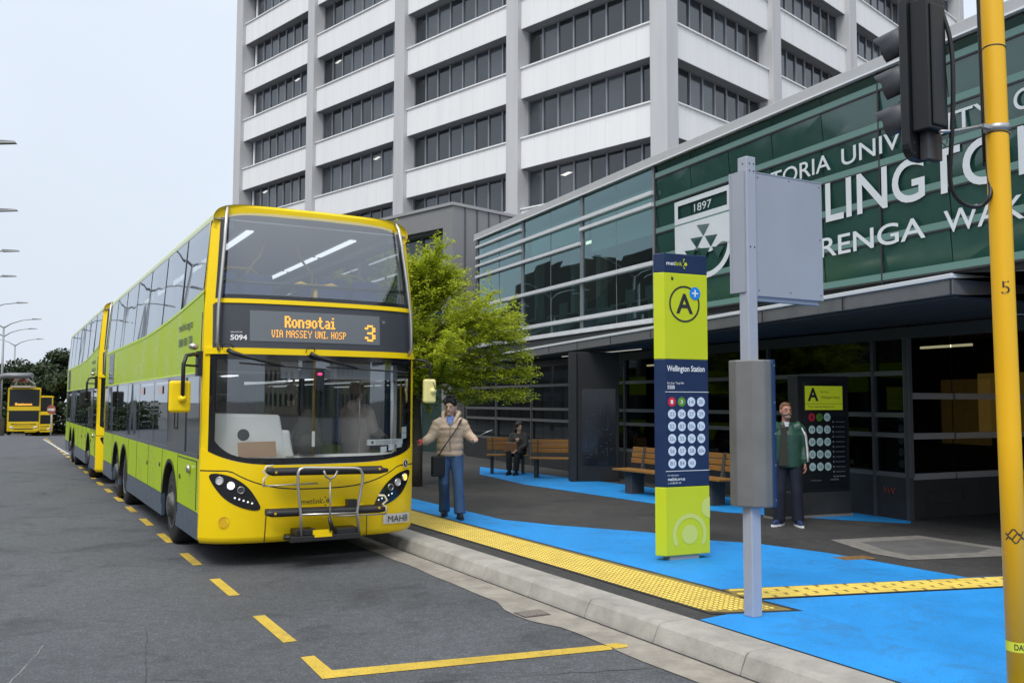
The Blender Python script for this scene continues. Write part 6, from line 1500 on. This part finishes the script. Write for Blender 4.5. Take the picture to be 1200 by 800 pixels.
b = MB(); b.ell((0, 0, 0), (.042, .04, .048), 14, 10); ro = b.build('red_purse', mat('purse_red', (.52, .07, .06), .6), None, loc=wl_((-.43, -.27, 1.10))); tag(ro, 'small rounded red purse held in the outstretched hand beside the bus', 'purse')

# --- the man by the board
J = dict(head=(0, 0, 1.59), yaw=R(12), hip=(.02, .02, .92), chest=(.01, .01, 1.27),
         shL=(-.175, .0, 1.37), elL=(-.21, .02, 1.09), wrL=(-.20, -.05, .86), hdL=(0, -.2, -1), hnL=(1, 0, 0),
         shR=(.185, .0, 1.37), elR=(.225, .03, 1.09), wrR=(.235, -.05, .86), hdR=(.05, -.25, -1), hnR=(-1, -.1, 0), curl=.55,
         hpL=(-.085, .02, .88), knL=(-.10, -.02, .48), anL=(-.11, .03, .09), hpR=(.10, .02, .88), knR=(.12, -.03, .48), anR=(.14, .0, .09), fyL=R(-38), fyR=R(6), lip=False)
m1, T = person((3.83, 12.74, .152), R(-6), 'bearded man in a dark green jacket with white sleeve stripes standing by the lettered board', J, M_skin2, s=1.0)
M_gj = mat('jacket_green', (.022, .075, .052), .45, noise=.25, nscale=8, bump=.5, bscale=22)
top(m1, J, M_gj, 'jacket', puff=0, hem=.80, fat=1.04, wid=.18)
b = MB(); b.hexa([(-.13, -.146, .84), (-.01, -.150, .84), (-.02, -.10, .84), (-.13, -.10, .84), (-.09, -.152, 1.36), (-.02, -.155, 1.36), (-.02, -.08, 1.40), (-.09, -.08, 1.40)]); b.build('jumper', mat('jumper_dark', (.03, .03, .022), .8), m1)
b = MB(); b.poly([(-.04, -.154, 1.375), (.0, -.154, 1.375), (.03, -.08, 1.44), (-.045, -.08, 1.44)]); b.build('collar', mat('collar_grey', (.35, .37, .42), .7), m1)
b = MB()
P = [(.225, -.075, 1.36), (.272, -.062, 1.25), (.292, -.052, 1.09), (.294, -.075, .98), (.29, -.095, .89)]
bb = len(b.v)
for p in P: b.v += [(p[0]-.030, p[1]-.012, p[2]), (p[0]+.004, p[1]+.022, p[2])]
for i in range(len(P)-1): b.face((bb+2*i, bb+2*i+2, bb+2*i+3, bb+2*i+1), 0, True)
st = b.build('sleeve_stripe', mat('stripe_white', (.6, .6, .58), .6), m1); sm = st.modifiers.new('s', 'SOLIDIFY'); sm.thickness = .012
trousers(m1, J, mat('trousers_navy', (.006, .010, .026), .8, noise=.2, nscale=8), flare=.014, hem=.04); shoe(m1, J, mat('sneaker_blue', (.02, .04, .12), .6), M_wht)
h1 = MB(); h1.ell(T(0, .022, .036), (.080, .092, .088), 20, 12); h1.ell(T(0, -.02, .085), (.06, .06, .03), 14, 8); h1.build('hair', mat('hair_ginger_brown', (.16, .075, .035), .75, bump=.5, bscale=120), m1, remesh=.008, smooth=1)
h1 = MB(); h1.ell(T(0, -.064, -.084), (.046, .036, .032), 16, 10); h1.tube([T(-.055, -.05, -.05), T(-.03, -.092, -.042), T(0, -.104, -.038), T(.03, -.092, -.042), T(.055, -.05, -.05)], [.014, .012, .010, .012, .014], 8); h1.build('beard', mat('beard_grey', (.27, .20, .16), .8, bump=.5, bscale=120), m1, remesh=.007, smooth=1)

# --- the seated person on the far bench
J = dict(head=(0, -.02, 1.12), yaw=R(40), tilt=R(8), hip=(0, .0, .48), chest=(0, -.03, .82), shL=(-.16, -.02, .92), elL=(-.2, -.12, .68), wrL=(-.1, -.33, .56), hdL=(.3, -.8, -.2), hnL=(0, 0, -1),
         shR=(.16, -.02, .92), elR=(.2, -.12, .68), wrR=(.06, -.33, .56), hdR=(-.3, -.8, -.2), hnR=(0, 0, -1), hpL=(-.09, -.02, .50), knL=(-.12, -.44, .50), anL=(-.10, -.46, .10), hpR=(.09, -.02, .5), knR=(.10, -.46, .50), anR=(.08, -.50, .10))
s1, T = person((.18, 21.98, .152), R(-18), 'person with long black hair in dark clothes sitting on the far bench', J, M_skin)
top(s1, J, mat('coat_dark', (.035, .035, .036), .8), 'coat', hem=.46, fat=.95); trousers(s1, J, mat('trousers_black', (.012, .012, .014), .8), hem=.08); shoe(s1, J, M_blk, M_blk); hair(s1, T, M_hair, 'long')
b = MB(); b.hexa([(-.17, -.06, 0), (.17, -.06, 0), (.17, .08, 0), (-.17, .08, 0), (-.14, -.04, .24), (.14, -.04, .24), (.14, .06, .24), (-.14, .06, .24)]); tb_ = b.build('tan_handbag', mat('tan_leather', (.22, .10, .045), .6), None, bevel=.02, loc=(-.02, 21.66, .67)); tag(tb_, 'tan handbag on the lap of the person seated on the far bench', 'bag')

# --- passengers boarding, seen through the bus windscreen
def rider(x, y, rz, label, coat, hz=1.0, hair_m=None, hood=False):
    J = dict(head=(0, 0, 1.60), hip=(0, .02, .93), chest=(0, .01, 1.28), shL=(-.18, 0, 1.38), elL=(-.24, -.06, 1.12), wrL=(-.15, -.28, 1.05), hdL=(.2, -1, 0), hnL=(0, 0, -1), shR=(.18, 0, 1.38), elR=(.23, .0, 1.10), wrR=(.20, -.12, .90), hdR=(0, -.5, -1), hnR=(-1, 0, 0),
             hpL=(-.09, .02, .88), knL=(-.10, -.02, .48), anL=(-.1, .03, .09), hpR=(.09, .02, .88), knR=(.1, -.03, .48), anR=(.11, .0, .09))
    p, T = person(busloc(x, y, .385), RZ+rz, label, J, M_skin, s=hz)
    top(p, J, coat, 'coat', hem=.76, fat=1.08); trousers(p, J, M_trk, hem=.04); shoe(p, J, M_blk, M_blk); hair(p, T, M_hair)
    if hood: b = MB(); b.tube([(-.09, .03, 1.45), (0, .12, 1.44), (.09, .03, 1.45)], [.045, .07, .045], 10); b.build('hood', coat, p, remesh=.012, smooth=1)
M_trk = mat('trousers_charcoal', (.02, .02, .024), .8)
rider(2.05, .62, R(115), 'passenger in a pale hooded coat boarding behind the bus windscreen', mat('coat_pale', (.50, .43, .38), .75, noise=.1, nscale=8), .99, hood=True)
rider(1.50, 1.75, R(160), 'passenger in a dark maroon top standing further inside the bus', mat('coat_maroon', (.055, .035, .045), .8), .98)
